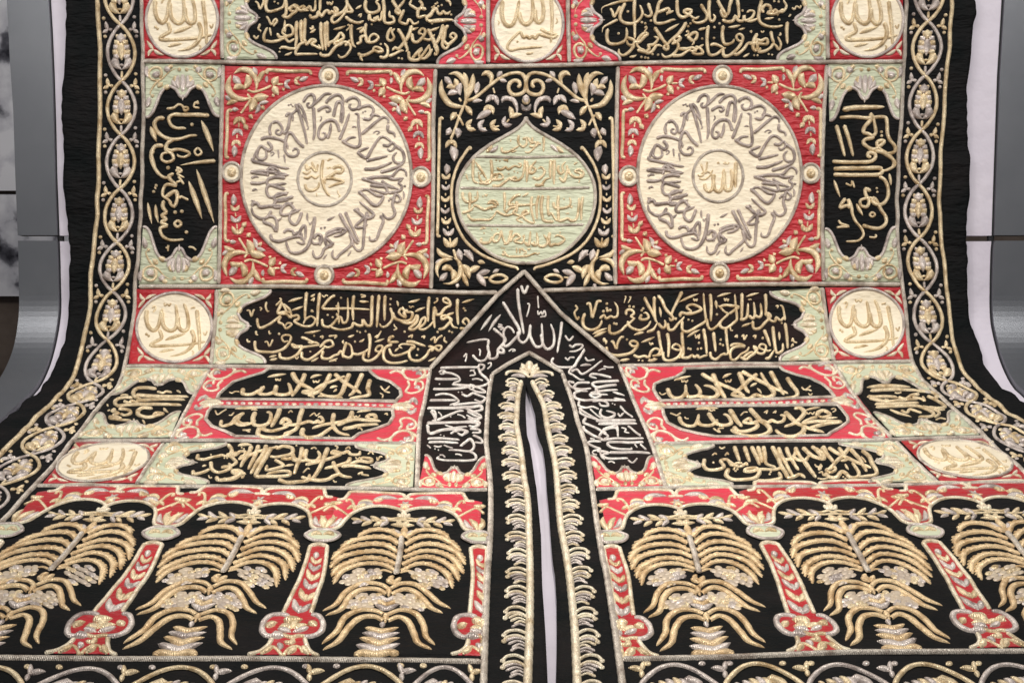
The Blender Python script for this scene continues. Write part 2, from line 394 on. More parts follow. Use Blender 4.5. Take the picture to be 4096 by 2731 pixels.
for v in ('888 -380 888 120 889 236', '893 262 887 500 882 700 882 868 876 1136', '868 1158 866 1230 860 1310 845 1452', '839 1477 800 1540 759 1618 687 1752',
          '654 1772 600 1850 549 1932', '1742 277 1733 491 1734 640 1729 957 1724 1155', '2472 268 2467 446 2464 679 2459 991 2462 1140',
          '3309 -380 3309 120 3311 238', '3306 262 3293 491 3288 700 3288 868 3290 1000 3293 1124', '3288 1150 3304 1279 3335 1442',
          '3337 1458 3408 1569 3475 1658 3562 1748', '3585 1764 3654 1837 3750 1928', '1952 -380 1952 0 1954 252', '2271 -380 2271 0 2277 250'):
    cordline(v, 18)
NECK_OUT_L = '1668 1948 1677 1712 1699 1600 1721 1478'; NECK_OUT_R = '2477 1458 2535 1600 2606 1770 2662 1945'
cordline('1721 1476 1990 1180 2097 1086 2240 1251 2477 1456', 19, straight=True, lift=.006)
cordline(NECK_OUT_L, 19); cordline(NECK_OUT_R, 19)
NIL = '1968 1500 1954 1586 1945 1750 1948 1800 1959 1900 1963 2002 1960 2150 1950 2300 1942 2500 1934 2731 1925 2900'
NIR = '2250 1492 2267 1541 2294 1620 2312 1688 2343 1779 2361 1890 2370 1957 2388 2091 2410 2225 2427 2304 2458 2500 2489 2731 2505 2900'
cordline('1968 1500 2030 1458 2117 1412 2175 1443 2250 1490', 18, straight=True, lift=.005)
cordline(NIL, 24, lift=.004); cordline(NIR, 24, lift=.004)
cordline('2084 1522 2071 1586 2066 1675 2066 1700 2084 1801 2097 1912 2111 2002 2116 2136 2120 2300 2118 2500 2110 2731 2104 2900', 28, 'P', panel='grid', name='slit_cord')
cordline('2129 1522 2152 1570 2175 1620 2191 1712 2220 1846 2231 1957 2242 2090 2262 2200 2278 2304 2298 2500 2309 2731 2316 2900', 28, 'P', panel='grid', name='slit_cord')
# ---------------------------------------------------------------- what the curtain hangs on and before
def sweep(name, fl, fr, off, m, y0, y1, nc=8, depth=.02, parent=None, step=20):
    yy = np.arange(y0, y1 + 1, step); vs, fs = [], []
    for y in yy:
        x = np.linspace(fl(y), fr(y), nc)
        P = np.stack([np.interp(np.full(nc, y), ys, PR[:, i]) for i in range(3)], -1); N = np.stack([np.interp(np.full(nc, y), ys, NR[:, i]) for i in range(3)], -1)
        P[:, 0] = xof(x, y); P += N * off
        row = [P[0] - N[0] * depth, *P, P[-1] - N[-1] * depth]; vs += [tuple(v) for v in row]
    n = nc + 2
    for r in range(len(yy) - 1):
        for j in range(n - 1):
            q = r * n + j; fs.append((q, q + n, q + n + 1, q + 1))
        q = r * n; fs.append((q + n - 1, q + 2 * n - 1, q + n, q))
    for r in (0, len(yy) - 1): fs.append(tuple(range(r * n, r * n + n)))
    return newobj(name, vs, fs, m, parent, smooth=False)
def constX(px, py): X = float(xof(px, py)); return lambda y: X * F / zof(y) + PX
def linen(nt, b):
    geo = node(nt, 'ShaderNodeNewGeometry'); p = geo.outputs['Position']
    nt.links.new(ramp(nt, noise(nt, p, 3, 3), [(.3, (.63, .59, .68)), (.7, (.69, .65, .73))]), b.inputs['Base Color'])
    bp = bump(nt, b, noise(nt, p, 12, 3), .35, .02); bump(nt, b, noise(nt, p, 700, 1), .3, .0006, bp)
def steel(nt, b):
    geo = node(nt, 'ShaderNodeNewGeometry'); p = geo.outputs['Position']
    nt.links.new(ramp(nt, noise(nt, p, 5, 3), [(.3, (.17, .18, .20)), (.7, (.20, .21, .23))]), b.inputs['Base Color'])
    bump(nt, b, noise(nt, p, 1200, 2), .35, .0008)
M['linen'] = mat('lilac_linen', (.66, .62, .70), .8, 0, linen, .3)
M['steel'] = mat('grey_metal', (.18, .19, .21), .36, .6, steel)
M['dark'] = mat('gap_black', (.01, .01, .012), .7)  # flat black that paints the shade inside the frame gaps
BL = xline(rows('193 0 200 120 208 300 214 500 218 700 226 900 231 1050 233 1150 234 1240 228 1290 210 1378 179 1470 152 1520 103 1573 45 1627 0 1668'))
BR = xline(rows('4018 0 4000 300 3986 700 3982 820 3978 960 3974 1000 3971 1100 3970 1180 3973 1279 3993 1368 4020 1448 4060 1520 4096 1551'))
board = empty('display_board', 'pale lilac fabric-covered curved board behind the curtain, seen at both edges and through the slit', 'display board')
board.location = (0, 0, 0)
sweep('upper_panel', BL, BR, -.030, M['linen'], -440, 958, parent=board, depth=.03)
sweep('lower_panel', BL, BR, -.030, M['linen'], 963, 2960, parent=board, depth=.03)
ML = xline(rows('22 0 36 268 48 446 56 700 64 900 68 1000 70 1150 71 1234 58 1345 36 1421 0 1493'))
MLr = xline(rows('189 0 196 120 204 300 210 500 214 700 221 900 226 1050 228 1150 229 1240 223 1290 205 1378 174 1470 147 1520 98 1573 40 1627 -5 1668'))
MRl = xline(rows('4024 0 4006 300 3992 700 3988 820 3984 960 3980 1000 3977 1100 3976 1180 3979 1279 3999 1368 4026 1448 4066 1520 4102 1551'))
MR = lambda y: MRl(y) + 175 * 4.7 / zof(y)
for nm, a, b, lab in (('side_frame', ML, MLr, 'curved grey metal side frame left of the curtain'), ('side_frame', MRl, MR, 'curved grey metal side frame right of the curtain')):
    e = empty(nm, lab, 'metal frame')
    sweep('upper_plate', a, b, -.012, M['steel'], -440, 958, parent=e, depth=.05)
    sweep('lower_plate', a, b, -.012, M['steel'], 962, 2960, parent=e, depth=.05)
e = empty('shadow_gap', 'thin black gasket strips painting in the gap between the metal frames and the lilac board', 'shade')  # dark strips stand in for the shaded gap beside each frame
sweep('strip', lambda y: MLr(y) - 6, lambda y: BL(y) + 9, -.034, M['dark'], -440, 2960, parent=e)
sweep('strip', lambda y: BR(y) - 9, lambda y: MRl(y) + 6, -.034, M['dark'], -440, 2960, parent=e)
# printed photographs on the wall behind, far left
def mural(nt, b):
    geo = node(nt, 'ShaderNodeNewGeometry'); p = geo.outputs['Position']
    v = node(nt, 'ShaderNodeTexVoronoi'); v.inputs['Scale'].default_value = 8; nt.links.new(p, v.inputs['Vector'])
    f = math_(nt, 'ADD', math_(nt, 'MULTIPLY', v.outputs['Distance'], -.7), math_(nt, 'MULTIPLY', noise(nt, p, 7, 5), 1.75))
    nt.links.new(ramp(nt, f, [(.2, (.03, .03, .04)), (.36, (.16, .16, .19)), (.5, (.62, .62, .68)), (.75, (.85, .85, .9))]), b.inputs['Base Color'])
def brownwall(nt, b):
    geo = node(nt, 'ShaderNodeNewGeometry'); p = geo.outputs['Position']
    nt.links.new(ramp(nt, noise(nt, p, 8, 4), [(.3, (.10, .075, .06)), (.7, (.19, .15, .125))]), b.inputs['Base Color'])
M['mural'] = mat('mural_print', (.5, .5, .5), .6, 0, mural, .2)
M['brown'] = mat('brown_wall', (.15, .12, .1), .7, 0, brownwall, .2)
def at(px, py, z): return CAM + z * fwd + (px - PX) * z / F * np.array([1.0, 0, 0]) - (py - PY) * z / F * upv
def box(name, x0, x1, z0, z1, y, t, m, parent=None, kind=None):
    vs = [(x, yy, z) for yy in (y, y + t) for z in (z0, z1) for x in (x0, x1)]
    o = newobj(name, vs, [(0, 1, 3, 2), (4, 6, 7, 5), (0, 4, 5, 1), (2, 3, 7, 6), (0, 2, 6, 4), (1, 5, 7, 3)], m, parent, smooth=False)
    if kind: o['kind'] = kind
    return o
YW = 6.6
def zat(py): # height on the wall plane y=YW seen at row py
    d = fwd - (py - PY) / F * upv; return float(CAM[2] + d[2] * YW / d[1])
def xat(px): return (px - PX) / F * YW / math.cos(PITCH)
box('wall', -4.6, 4.6, -1.2, 3.9, YW + .06, .1, M['brown'], kind='structure')
mu = empty('photo_mural', 'black and white photo mural of crowded figures on the wall left of the curtain', 'mural', (-2.9, YW, 1.2))
for a, b in ((-500, 764), (781, 1186)):
    ob = box('print', -3.9, -1.75, zat(b), zat(a), YW + .01, .03, M['mural'], mu); ob.location = (2.9, -YW, -1.2)
fl = newobj('floor', [(-6, -2, -1.2), (6, -2, -1.2), (6, 8, -1.2), (-6, 8, -1.2)], [(0, 1, 2, 3)], mat('floor_carpet', (.06, .055, .055), .9), smooth=False); fl['kind'] = 'structure'
# ---------------------------------------------------------------- cusped brackets that end each inscription field
BRK = [(.636, .006), (.61, .07), (.545, .13), (.478, .19), (.43, .30), (.416, .395), (.455, .48), (.56, .6), (.732, .70), (.88, .785), (.97, .875), (1, .95), (.985, .995)]
BR_ORN = """Gs22 262 195 258 240 280 290 318 335 350 375 364 430 350 480 315 505 275 495 250 450 250 405 275 380 312 375 345 398
Gs20 500 462 480 490 440 475 395 440 355 395
Go30 264 200
Go26 498 466
St44 296 320 262 318 240 295
St52 285 455 305 432 345 440
Gt30 378 365 400 388 425 418
St34 505 498 550 505 605 525
St26 305 172 380 168 470 172
St32 312 205 370 222 440 200
Gt30 318 222 350 240 395 205
St30 350 265 395 250 430 208
Gt30 405 285 425 330 440 372
St30 235 520 290 530 340 510
Gt26 235 260 240 290 262 320"""
def bracket(key, A, B, C, D, colr, lead='S', swap=None, orn=True):
    f = quad(A, B, C, D)
    up = [(u, -v) for u, v in BRK[::-1]]
    edge = cr(up + BRK[1:], False, 3)
    P = f([(0, -1)] + [tuple(e) for e in edge] + [(0, 1)])
    nm = {'green': 'pale_green_bracket', 'red': 'red_bracket', 'lit_red': 'red_bracket'}[colr]
    patch(key, nm, P, colr, off=.0034)
    for sg in (-1, 1):
        E = f([(u, sg * v) for u, v in BRK]); stroke(E, 13.5, lead, 'edging', key, 'b', lift=.004, hf=.45)
        Tile(0, 0, 2.24 / .95, key, 'scroll', vis=.45, fx=lambda r, sg=sg: f(np.c_[(r[:, 0] - 217) / 468, sg * (r[:, 1] - 163) / 374])).draw(BR_ORN, lift=.0035, swap=swap, wmul=1.3)
    e = f([(.645, 0)])[0]; blob(f([(.60, -.085)])[0], 7, 6, lead, 'dot', key, lift=.005); blob(f([(.60, .085)])[0], 7, 6, lead, 'dot', key, lift=.005)
    stroke(f([(.56, 0), (.70, 0)]), 10, lead, 'leaf', key, 't', lift=.005)
RS = {'S': 'P', 'G': 'G'}
bracket('b1', (897, -94), (897, 240), (1106, -94), (1106, 240), 'green')
bracket('b2', (1944, -84), (1944, 256), (1750, -84), (1750, 258), 'lit_red')
bracket('b3', (2282, -84), (2284, 250), (2477, -84), (2480, 248), 'lit_red')
bracket('b4', (3302, -74), (3302, 240), (3110, -74), (3110, 242), 'green')
bracket('b5', (583, 257), (884, 261), (583, 470), (880, 466), 'green')
bracket('b6', (556, 1137), (868, 1136), (572, 908), (870, 908), 'green')
bracket('b7', (3312, 259), (3606, 257), (3316, 484), (3596, 476), 'green')
bracket('b8', (3298, 1126), (3602, 1128), (3298, 916), (3584, 910), 'green')
bracket('b9', (873, 1158), (850, 1454), (1083, 1158), (1060, 1454), 'green', swap=RS)
bracket('b10', (3286, 1150), (3330, 1440), (3080, 1164), (3120, 1446), 'green', swap=RS)
bracket('b11', (500, 1474), (834, 1477), (446, 1580), (782, 1576), 'green', 'C', RS)
bracket('b12', (312, 1752), (682, 1748), (390, 1655), (724, 1652), 'green', 'C', RS)
bracket('b13', (3345, 1460), (3650, 1455), (3420, 1578), (3726, 1572), 'green', 'C', RS)
bracket('b14', (3577, 1746), (3915, 1738), (3493, 1652), (3816, 1645), 'green', 'C', RS)
bracket('b15', (664, 1773), (560, 1932), (906, 1774), (832, 1934), 'green', 'C', RS)
bracket('b16', (1662, 1782), (1652, 1950), (1425, 1780), (1386, 1946), 'green', 'C', RS)
bracket('b17', (2620, 1782), (2660, 1948), (2852, 1779), (2930, 1942), 'green', 'C', RS)
bracket('b18', (3583, 1768), (3734, 1928), (3355, 1770), (3482, 1934), 'green', 'C', RS)
bracket('b19', (1674, 1950), (1946, 1954), (1700, 1824), (1944, 1828), 'lit_red', 'C', RS)
bracket('b20', (2386, 1950), (2650, 1946), (2362, 1826), (2614, 1828), 'lit_red', 'C', RS)
# ---------------------------------------------------------------- roundels
R_TXT = """G34 575 270 570 350 590 425 635 465 672 440 690 380 700 300 716 258
G34 712 290 712 370 735 435 790 468 835 440 845 370 838 290 826 225
G34 850 330 862 430 905 470 945 440 942 350 922 270 898 215
G32 1018 270 1030 370 1045 480 1052 600 1052 650
G28 690 455 712 530 665 562 615 595 650 608 760 606 880 600 1000 588 1105 566
Ge36 975 455 1002 530 988 600 935 655 870 685 780 702
Gt24 740 552 830 520 925 492
Gt20 690 665 760 648 830 640
Gn14 725 212 735 240 755 222 772 240 787 212
Gd24 575 500 595 515
Gn16 620 262 640 240 650 262 630 300
Gn14 960 262 1000 248 985 262
Gn14 1080 480 1100 510 1115 470
Gn14 985 650 1000 670 985 690"""
R_TXT2 = """G34 690 10 682 130 705 215 750 245 792 215 822 120 842 10
G34 838 110 858 195 902 228 950 195 968 100 958 -20
G34 985 90 990 180 1022 212 1056 170 1062 80 1042 -20
G28 1130 -40 1142 150 1138 280 1128 400
G26 1030 262 1090 300 1185 325 1140 348 1060 330 1018 318 990 355 962 335 935 355 905 335 880 350 852 298 818 320 765 372 732 430 762 462 850 446 1055 430
Gd22 825 385
Gt16 900 492 940 490 975 480
Gn12 645 190 660 210 650 235
Gn12 1180 170 1190 200 1175 225"""
SPRIG = [((-.80, -.80), (-.66, -.90), (-.50, -.95)), ((-.80, -.80), (-.90, -.86), (-.94, -.98)), ((-.80, -.80), (-.90, -.68), (-.98, -.56))]
def roundel(key, quadpts, c, ex, ey, txt, origin, ring='S', sprigs=((1, 1), (1, -1), (-1, 1), (-1, -1)), lab=None, wm=1.0):
    patch(key, 'red_square', quadpts, 'red', off=.003, label=lab)
    c, ex, ey = (np.array(v, float) for v in (c, ex, ey))
    f = lambda p: c + np.asarray(p, float).reshape(-1, 2)[:, :1] * ex + np.asarray(p, float).reshape(-1, 2)[:, 1:] * ey
    ang = np.linspace(0, 2 * math.pi, 48, endpoint=False); C = np.c_[np.cos(ang), np.sin(ang)]
    patch(key + 'd', 'cream_disc', f(C), 'cream', off=.006, parent=None)
    stroke(f(C[::2]), 13, ring, 'ring', key, lift=.006, closed=True, hf=.45)
    ox, oy, rx, ry = origin
    Tile(0, 0, 2.24 / wm / 1.12, key + 'd', 'letter', vis=.5, fx=lambda r: f(np.c_[(r[:, 0] - ox) / rx, (r[:, 1] - oy) / ry])).draw(txt, lift=.006, hf=.55)
    for sx, sy in sprigs:
        for l in SPRIG: stroke(f([(a * -sx, b * -sy) for a, b in l]), 15, 'P', 'leaf', key, 't', lift=.004)
OR = (822, 435, 334, 316)
roundel('r1', [(573, -90), (880, -90), (882, 240), (573, 240)], (729, 80), (143, 0), (0, 150), R_TXT, OR, sprigs=((-1, 1), (1, 1)))
roundel('r2', [(1962, -90), (2264, -90), (2268, 254), (1962, 254)], (2112, 98), (141, 0), (0, 150), R_TXT2, (922, 224, 322, 336), sprigs=((-1, 1), (1, 1)))
roundel('r3', [(3318, -90), (3612, -90), (3608, 240), (3319, 240)], (3469, 82), (142, 0), (0, 147), R_TXT, OR, sprigs=((-1, 1), (1, 1)))
roundel('r4', [(549, 1156), (860, 1158), (835, 1457), (515, 1456)], (699, 1311), (150, 0), (-4, 140), R_TXT, OR, 'S')
roundel('r5', [(3300, 1150), (3600, 1148), (3646, 1436), (3342, 1440)], (3466, 1294), (147, 0), (6, 139), R_TXT, OR, 'S')
roundel('r6', [(305, 1773), (644, 1770), (540, 1932), (172, 1934)], (413, 1852), (175, 0), (-55, 77), R_TXT, OR, 'C', wm=1.1)
roundel('r7', [(3605, 1764), (3932, 1754), (4140, 1922), (3762, 1926)], (3860, 1839), (178, 0), (60, 77), R_TXT, OR, 'C', wm=1.1)
# ---------------------------------------------------------------- great red squares with their radial inscriptions
CORNER = """G26 600 642 598 610 625 602 800 612 960 608 990 622 985 645
G26 295 975 262 972 250 1010 250 1200 243 1380 275 1398
Gt34 300 640 360 602 440 612 490 668 508 730 500 800
Gt36 275 650 248 740 270 815 320 855 390 870 480 855
St40 295 655 330 705 372 742
Gt40 412 645 435 700 395 785
Gt36 298 780 345 752 412 768
G20 425 785 480 802 560 780 640 742
Gt42 655 745 672 700 702 660
Gt40 655 742 680 790 706 830
G14 690 732 745 730
Sv70 765 728 90
Gv66 855 700 90
St28 885 700 925 680 970 660
St32 475 578 490 620 515 645
Gt30 578 608 540 660 514 730
Gt46 470 865 540 852 618 838
Gt46 492 850 478 930 446 985
St26 535 905 525 960 500 1000
St26 530 912 575 895 620 888
Gt24 545 935 565 942 582 965
St24 228 838 262 872 290 880
Gt28 240 925 285 895 345 888
G18 425 820 450 870 410 940 370 1000
St24 288 970 320 962 352 965
Gt28 440 1012 458 1022 478 1048
Gt30 395 1100 415 1115 438 1145
St20 600 655 594 685 600 718
Gt18 738 762 748 775 752 795
Gt20 650 815 655 828 668 842
Gv92 360 1045 180
Sv80 343 1150 180
Gv70 333 1250 180
St34 315 1285 322 1340 316 1395
G12 356 1080 352 1125
G12 340 1190 338 1225"""
RADIAL = """S30 868 925 900 870 940 852 968 880 955 945 915 965 905 935 930 925
S30 955 945 1010 895 1060 850 1120 848
S30 800 930 835 1010 868 1120 890 1210 905 1290
S30 815 930 850 960 880 1020 900 1085
S32 958 960 965 1080 968 1180 955 1255
S28 990 1000 1040 965 1085 960 1105 985 1080 1005 1060 985
S30 1060 930 1110 880 1170 855 1210 890 1205 960 1190 1080 1185 1100
S30 1130 1050 1145 980 1165 920 1200 930 1215 1000 1210 1060 1200 1110
S30 1075 1240 1100 1180 1110 1100
S30 1185 1180 1150 1090 1080 1080 1020 1130 1000 1200 1020 1240 1055 1230 1060 1190 1025 1185
S30 1180 1250 1210 1180 1245 1090 1270 1010
S30 1230 920 1275 885 1320 880 1355 920 1340 970 1290 985 1265 950 1290 935
S30 1330 985 1380 960 1440 950 1475 980 1465 1020 1440 1040
S30 1200 1250 1260 1290 1330 1310 1360 1280 1355 1190 1345 1100 1345 1030 1310 1020
S26 1220 1270 1270 1230 1330 1225
S30 1370 1200 1430 1150 1500 1090 1560 1050 1600 1070 1600 1110
S28 1380 1060 1440 1070 1480 1030 1540 1050
S30 1330 1350 1380 1390 1420 1400 1460 1330 1510 1250 1550 1220 1600 1240 1650 1290
S26 1340 1350 1390 1330 1440 1310
S28 1600 1110 1600 1170 1650 1190 1660 1230
S30 690 1190 720 1180 745 1120 760 1040 800 1000 830 960
S28 600 1100 650 1090 690 1150 670 1200 635 1185 645 1160 670 1165
S28 590 1210 580 1150 600 1095
S30 500 1245 560 1225 640 1235 720 1270 740 1330
S30 880 1315 820 1260 770 1190 735 1200 715 1270 715 1340 750 1385 810 1385 830 1345 800 1320 775 1350
S30 560 1260 600 1310 570 1340 510 1300 480 1340 475 1400 520 1420 555 1390 545 1330
S30 440 1400 435 1430 520 1450 620 1470 700 1490 755 1495
S28 480 1330 450 1390 440 1430
S26 1550 1290 1600 1300 1640 1270 1660 1310 1620 1345 1590 1320
S30 1650 1290 1720 1340 1740 1410 1720 1450 1660 1440 1645 1390 1680 1350
S28 1410 1430 1500 1410 1600 1385
S30 1390 1500 1480 1500 1570 1470 1640 1440
S30 1530 1530 1640 1500 1720 1460 1745 1420
S28 720 1050 740 1020 775 1030 780 1090
S24 860 1020 900 1090 905 1130
Sd22 745 945 765 940 780 955
Sd20 1385 1010 1405 1000
Sn14 1020 1040 1030 1060 1015 1085
Sn14 905 1120 915 1145 900 1160
Sn16 1290 1140 1310 1130 1330 1140
Sn14 1500 1200 1530 1180 1500 1170 1470 1190
Sn14 590 1370 600 1350 620 1365 590 1390
S18 655 1330 660 1410
S18 705 1370 715 1450
S30 410 1530 500 1520 620 1530 740 1550
S28 560 1570 580 1490 640 1500 680 1540
S30 1400 1590 1500 1570 1600 1570 1640 1560 1700 1500 1750 1520 1760 1570
S28 410 1525 540 1545 580 1540
S30 560 1540 570 1500 600 1500 640 1545 700 1555 750 1550
S30 720 1580 640 1570 570 1590 560 1630 600 1640 730 1625
S30 720 1680 640 1655 580 1640 555 1680 575 1740 640 1740 750 1700
S30 740 1720 660 1715 620 1760 660 1780 750 1770
S28 410 1620 480 1625 560 1610
S22 420 1580 460 1565 490 1575
S22 430 1690 460 1675 480 1690
S30 790 1740 720 1760 640 1780 620 1830 680 1830 790 1790
S30 800 1850 740 1800 680 1860 690 1900 760 1890 850 1850
S30 860 1870 840 1930 810 1980 770 1970 750 1920 790 1850 830 1880
S32 430 1830 440 1800 480 1800 500 1830 600 1820 700 1820
S30 600 1860 560 1920 500 1930 440 1890 425 1830
S32 520 1960 600 1990 640 2040 640 1950 600 1910 540 1930 520 1970
S30 590 2060 600 2110 650 2130 700 2120 760 2100 850 2090 880 2140 860 2150 810 2130
S28 700 2060 730 2030 780 2040 790 2070 830 2050 860 2070 850 2120
S30 820 2100 860 2010 890 2000 890 2120
S34 970 1910 960 2000 940 2100 900 2190 830 2230 760 2220 730 2160 725 2120
S30 960 2110 990 2070 1030 2090 1020 2140 960 2150 950 2120
S28 1010 2090 1020 2150 1005 2165
S30 1060 2100 1100 2130 1120 2160 1080 2170 1060 2120 1080 2080 1150 2050 1200 2040 1160 2020 1120 2060
S30 1140 2140 1090 2170 1050 2200 1030 2250 990 2275 960 2250 955 2200
S34 1180 1880 1220 1960 1280 2060 1330 2140 1350 2150
S30 1230 1870 1270 1960 1320 2070 1355 2140
S30 1060 2070 1110 2040 1170 2020 1240 2030 1200 2070 1130 2090
S30 1270 2060 1290 2140 1250 2190 1190 2240 1150 2280 1120 2250 1130 2200
S30 1420 1870 1400 1990 1390 2110 1380 2190 1340 2210 1300 2160 1310 2130
S32 1310 1840 1360 1890 1420 1930 1480 1900 1430 1850 1350 1780
S30 1440 1890 1380 1940 1320 2000 1370 2010 1430 1980
S30 1530 1900 1560 1950 1530 2030 1500 2110 1450 2120 1440 2080
S32 1340 1690 1400 1740 1470 1810 1520 1810 1560 1740 1500 1730 1420 1680 1360 1690
S30 1370 1580 1460 1610 1560 1640 1660 1670
S30 1440 1640 1520 1650 1580 1660 1590 1710 1530 1700 1440 1670
S30 1660 1740 1640 1810 1660 1880 1640 1920 1590 1930 1550 1880
S28 1610 1760 1650 1750 1670 1720 1710 1760 1680 1790 1650 1770
S28 1600 1710 1700 1690 1720 1650 1690 1620 1730 1590
S28 1590 1570 1650 1590 1740 1580
S26 1540 1600 1600 1640 1700 1680
Sd26 1610 1775 1745 1650 1025 2015 1055 2010
St16 1730 1690 1738 1730 1730 1770
St18 1070 1950 1110 1930 1145 1910
St16 905 1880 905 1930 915 1960
Sn14 920 1960 930 1985 945 1955
St14 1560 1980 1545 2020 1530 2050
St16 640 1960 665 1940 690 1920
Sn14 1300 1850 1320 1870 1340 1840 1355 1860
St14 1040 2290 1060 2260 1080 2240
St14 1250 2260 1265 2240 1285 2210
St14 420 1770 440 1780 455 1770"""
ALLAH_IN = """G30 935 1640 940 1690 970 1720 1000 1700 1010 1640 1030 1560
G34 1010 1560 1020 1690 1060 1720 1090 1690 1100 1600 1108 1510
G34 1108 1530 1115 1680 1145 1710 1175 1680 1180 1580 1165 1510
G36 1215 1450 1212 1560 1210 1690
Gn14 1100 1460 1120 1475 1120 1455 1140 1475 1155 1455
G18 900 1470 930 1540 960 1560
G18 960 1450 945 1530 900 1560
G18 870 1570 910 1580 950 1540 1000 1560
G18 880 1600 930 1610 980 1580 1010 1520
Gn12 1045 1470 1060 1455 1065 1475"""
MUHAMMAD_IN = """G30 1105 1430 1090 1540 1100 1640 1130 1720 1170 1765
G30 1190 1520 1215 1500 1260 1495 1285 1520 1260 1550 1220 1545 1190 1570 1130 1600 1180 1600 1290 1630 1230 1650 1150 1680
G24 1130 1600 1120 1630 1130 1650
G26 950 1470 960 1520 1000 1500 1040 1540 1060 1470
G22 1000 1450 1030 1510 1060 1540
G22 920 1540 960 1560 1000 1530
G22 930 1590 970 1600 1000 1580 1040 1600 1070 1570
G26 940 1650 960 1700 1010 1710 1060 1680 1070 1630
Gn14 1140 1500 1150 1515 1165 1500 1180 1515
Gt14 1140 1450 1165 1430 1195 1425
Gn12 1235 1710 1240 1740 1260 1755 1240 1770
Gn10 1045 1730 1050 1765"""
def great(key, TL, TR, BR, BL, c, rx, ry, pts, inner, irx, iry, fr, innertxt, colr):
    patch(key, 'red_square', [TL, TR, BR, BL], colr, off=.003)
    Hm = solve_h([(0, 0), (2, 0), (2, 2), (0, 2)], [TL, TR, BR, BL])
    for fxx in (0, 1):
        for fy in (0, 1):
            def g(r, fxx=fxx, fy=fy):
                u = (r[:, 0] - 215) / 940; v = (r[:, 1] - 572) / 988
                return aph(Hm, np.c_[2 - u if fxx else u, 2 - v if fy else v])
            Tile(0, 0, 2.24, key, 'scroll', fx=g).draw(CORNER, lift=.003, wmul=1.28)
    ang = np.linspace(0, 2 * math.pi, 72, endpoint=False); c = np.array(c, float)
    E = c + np.c_[np.cos(ang) * rx, np.sin(ang) * ry]
    patch(key + 'd', 'cream_medallion', E, 'cream', off=.006)
    stroke(E[::2], 14, 'C', 'ring', key, lift=.006, closed=True, hf=.45)
    for (x, y) in pts:
        a = ang[::6]
        patch(None, 'cream_disc', np.c_[x + np.cos(a) * 34, y + np.sin(a) * 35], 'cream', off=.007, parent=PANELS[key])
        stroke(np.c_[x + np.cos(a) * 35, y + np.sin(a) * 37], 13, 'C', 'ring', key, lift=.007, closed=True)
        blob((x, y + 1), 19, 20, 'G', 'boss', key, lift=.006, hf=.35, sides=16)
    i = np.array(inner, float); stroke(i + np.c_[np.cos(ang[::3]) * irx, np.sin(ang[::3]) * iry], 13, 'C', 'ring', key + 'd', lift=.006, closed=True)
    Tile(0, 0, 2.24, key + 'd', 'letter', fx=fr).draw(RADIAL, lift=.006, wmul=1.0, hf=.6, swap={'S': 'T'})
    Tile(0, 0, 2.24, key + 'd', 'letter', fx=innertxt[1]).draw(innertxt[0], lift=.006, hf=.5)
rawR = lambda r: np.c_[2400 + r[:, 0] / 2.24, r[:, 1] / 2.24]
rawL = lambda r: (rawR(r) - (2877, 698)) * (340 / 327, 363 / 353) + (1306, 706)
rawM = lambda r: np.c_[800 + r[:, 0] / 2.24, r[:, 1] / 2.24]
great('g1', (899, 266), (1736, 276), (1720, 1152), (882, 1140), (1306, 706), 340, 362, [(1316, 304), (928, 689), (1684, 709), (1298, 1100)], (1300, 717), 107, 107, rawL, (MUHAMMAD_IN, rawM), 'red')
great('g2', (2480, 266), (3300, 260), (3286, 1128), (2470, 1136), (2877, 698), 327, 352, [(2889, 304), (2515, 705), (3242, 694), (2878, 1092)], (2871, 705), 100, 103, rawR, (ALLAH_IN, rawR), 'red')
# ---------------------------------------------------------------- the middle field: pointed green medallion among vines
MIDL = """G24 165 1075 140 1058 132 1110 128 1300 122 1568 118 1900 112 2080 118 2118 142 2115
Gt34 210 668 280 660 340 710 370 770 372 830 365 900 340 950
Gt36 150 715 145 800 175 880 230 940 320 960 380 950
Gt28 345 650 365 700 375 780
Gt34 432 660 425 740 400 830 370 900
St34 175 690 215 735 245 765
Gt32 265 705 285 760 255 790
Gt30 190 790 235 775 270 800
St38 325 745 300 800 318 860
St34 200 855 250 830 310 840
G20 305 880 325 915
G26 370 905 430 890 500 840 580 770 660 710 740 670 820 655 870 665
G30 860 655 895 700 905 760 890 820 840 850 780 845 750 800 760 750 800 725 840 735 850 770 825 785
G22 375 910 340 970 305 1060 270 1160 240 1230 228 1250
Gt34 505 680 550 655 590 680 595 720 575 750
St32 690 640 668 670 645 700
St26 665 720 700 725 735 735
St34 480 735 465 790 455 850
St22 425 920 470 905 515 905
Gt34 360 955 390 985 422 1040
G14 610 790 625 840
Sv100 610 870 190
Gv84 585 960 200
St40 600 1000 540 1020 460 1072
St26 690 920 720 890 780 890 815 940 825 990 820 1030
St30 690 925 700 890 750 885 800 920
Gt30 755 955 775 1010 760 1060
Gt28 760 1060 810 1035 870 1025
G14 755 1070 730 1100
Sv82 710 1115 50
Gv88 600 1140 70
Sv88 490 1140 75
Gv90 385 1140 70
G12 665 1130 625 1140
G12 545 1150 520 1155
G12 440 1150 400 1155
G18 290 1030 320 1080 345 1130
St34 905 850 910 890 905 930
Gv62 905 930 0
Sv78 905 985 0
Gt36 285 1010 255 1040 232 1085
St34 225 1145 215 1180 188 1215
St40 270 1150 300 1190 290 1240
Gv88 235 1270 180
St48 232 1310 262 1370 262 1450"""
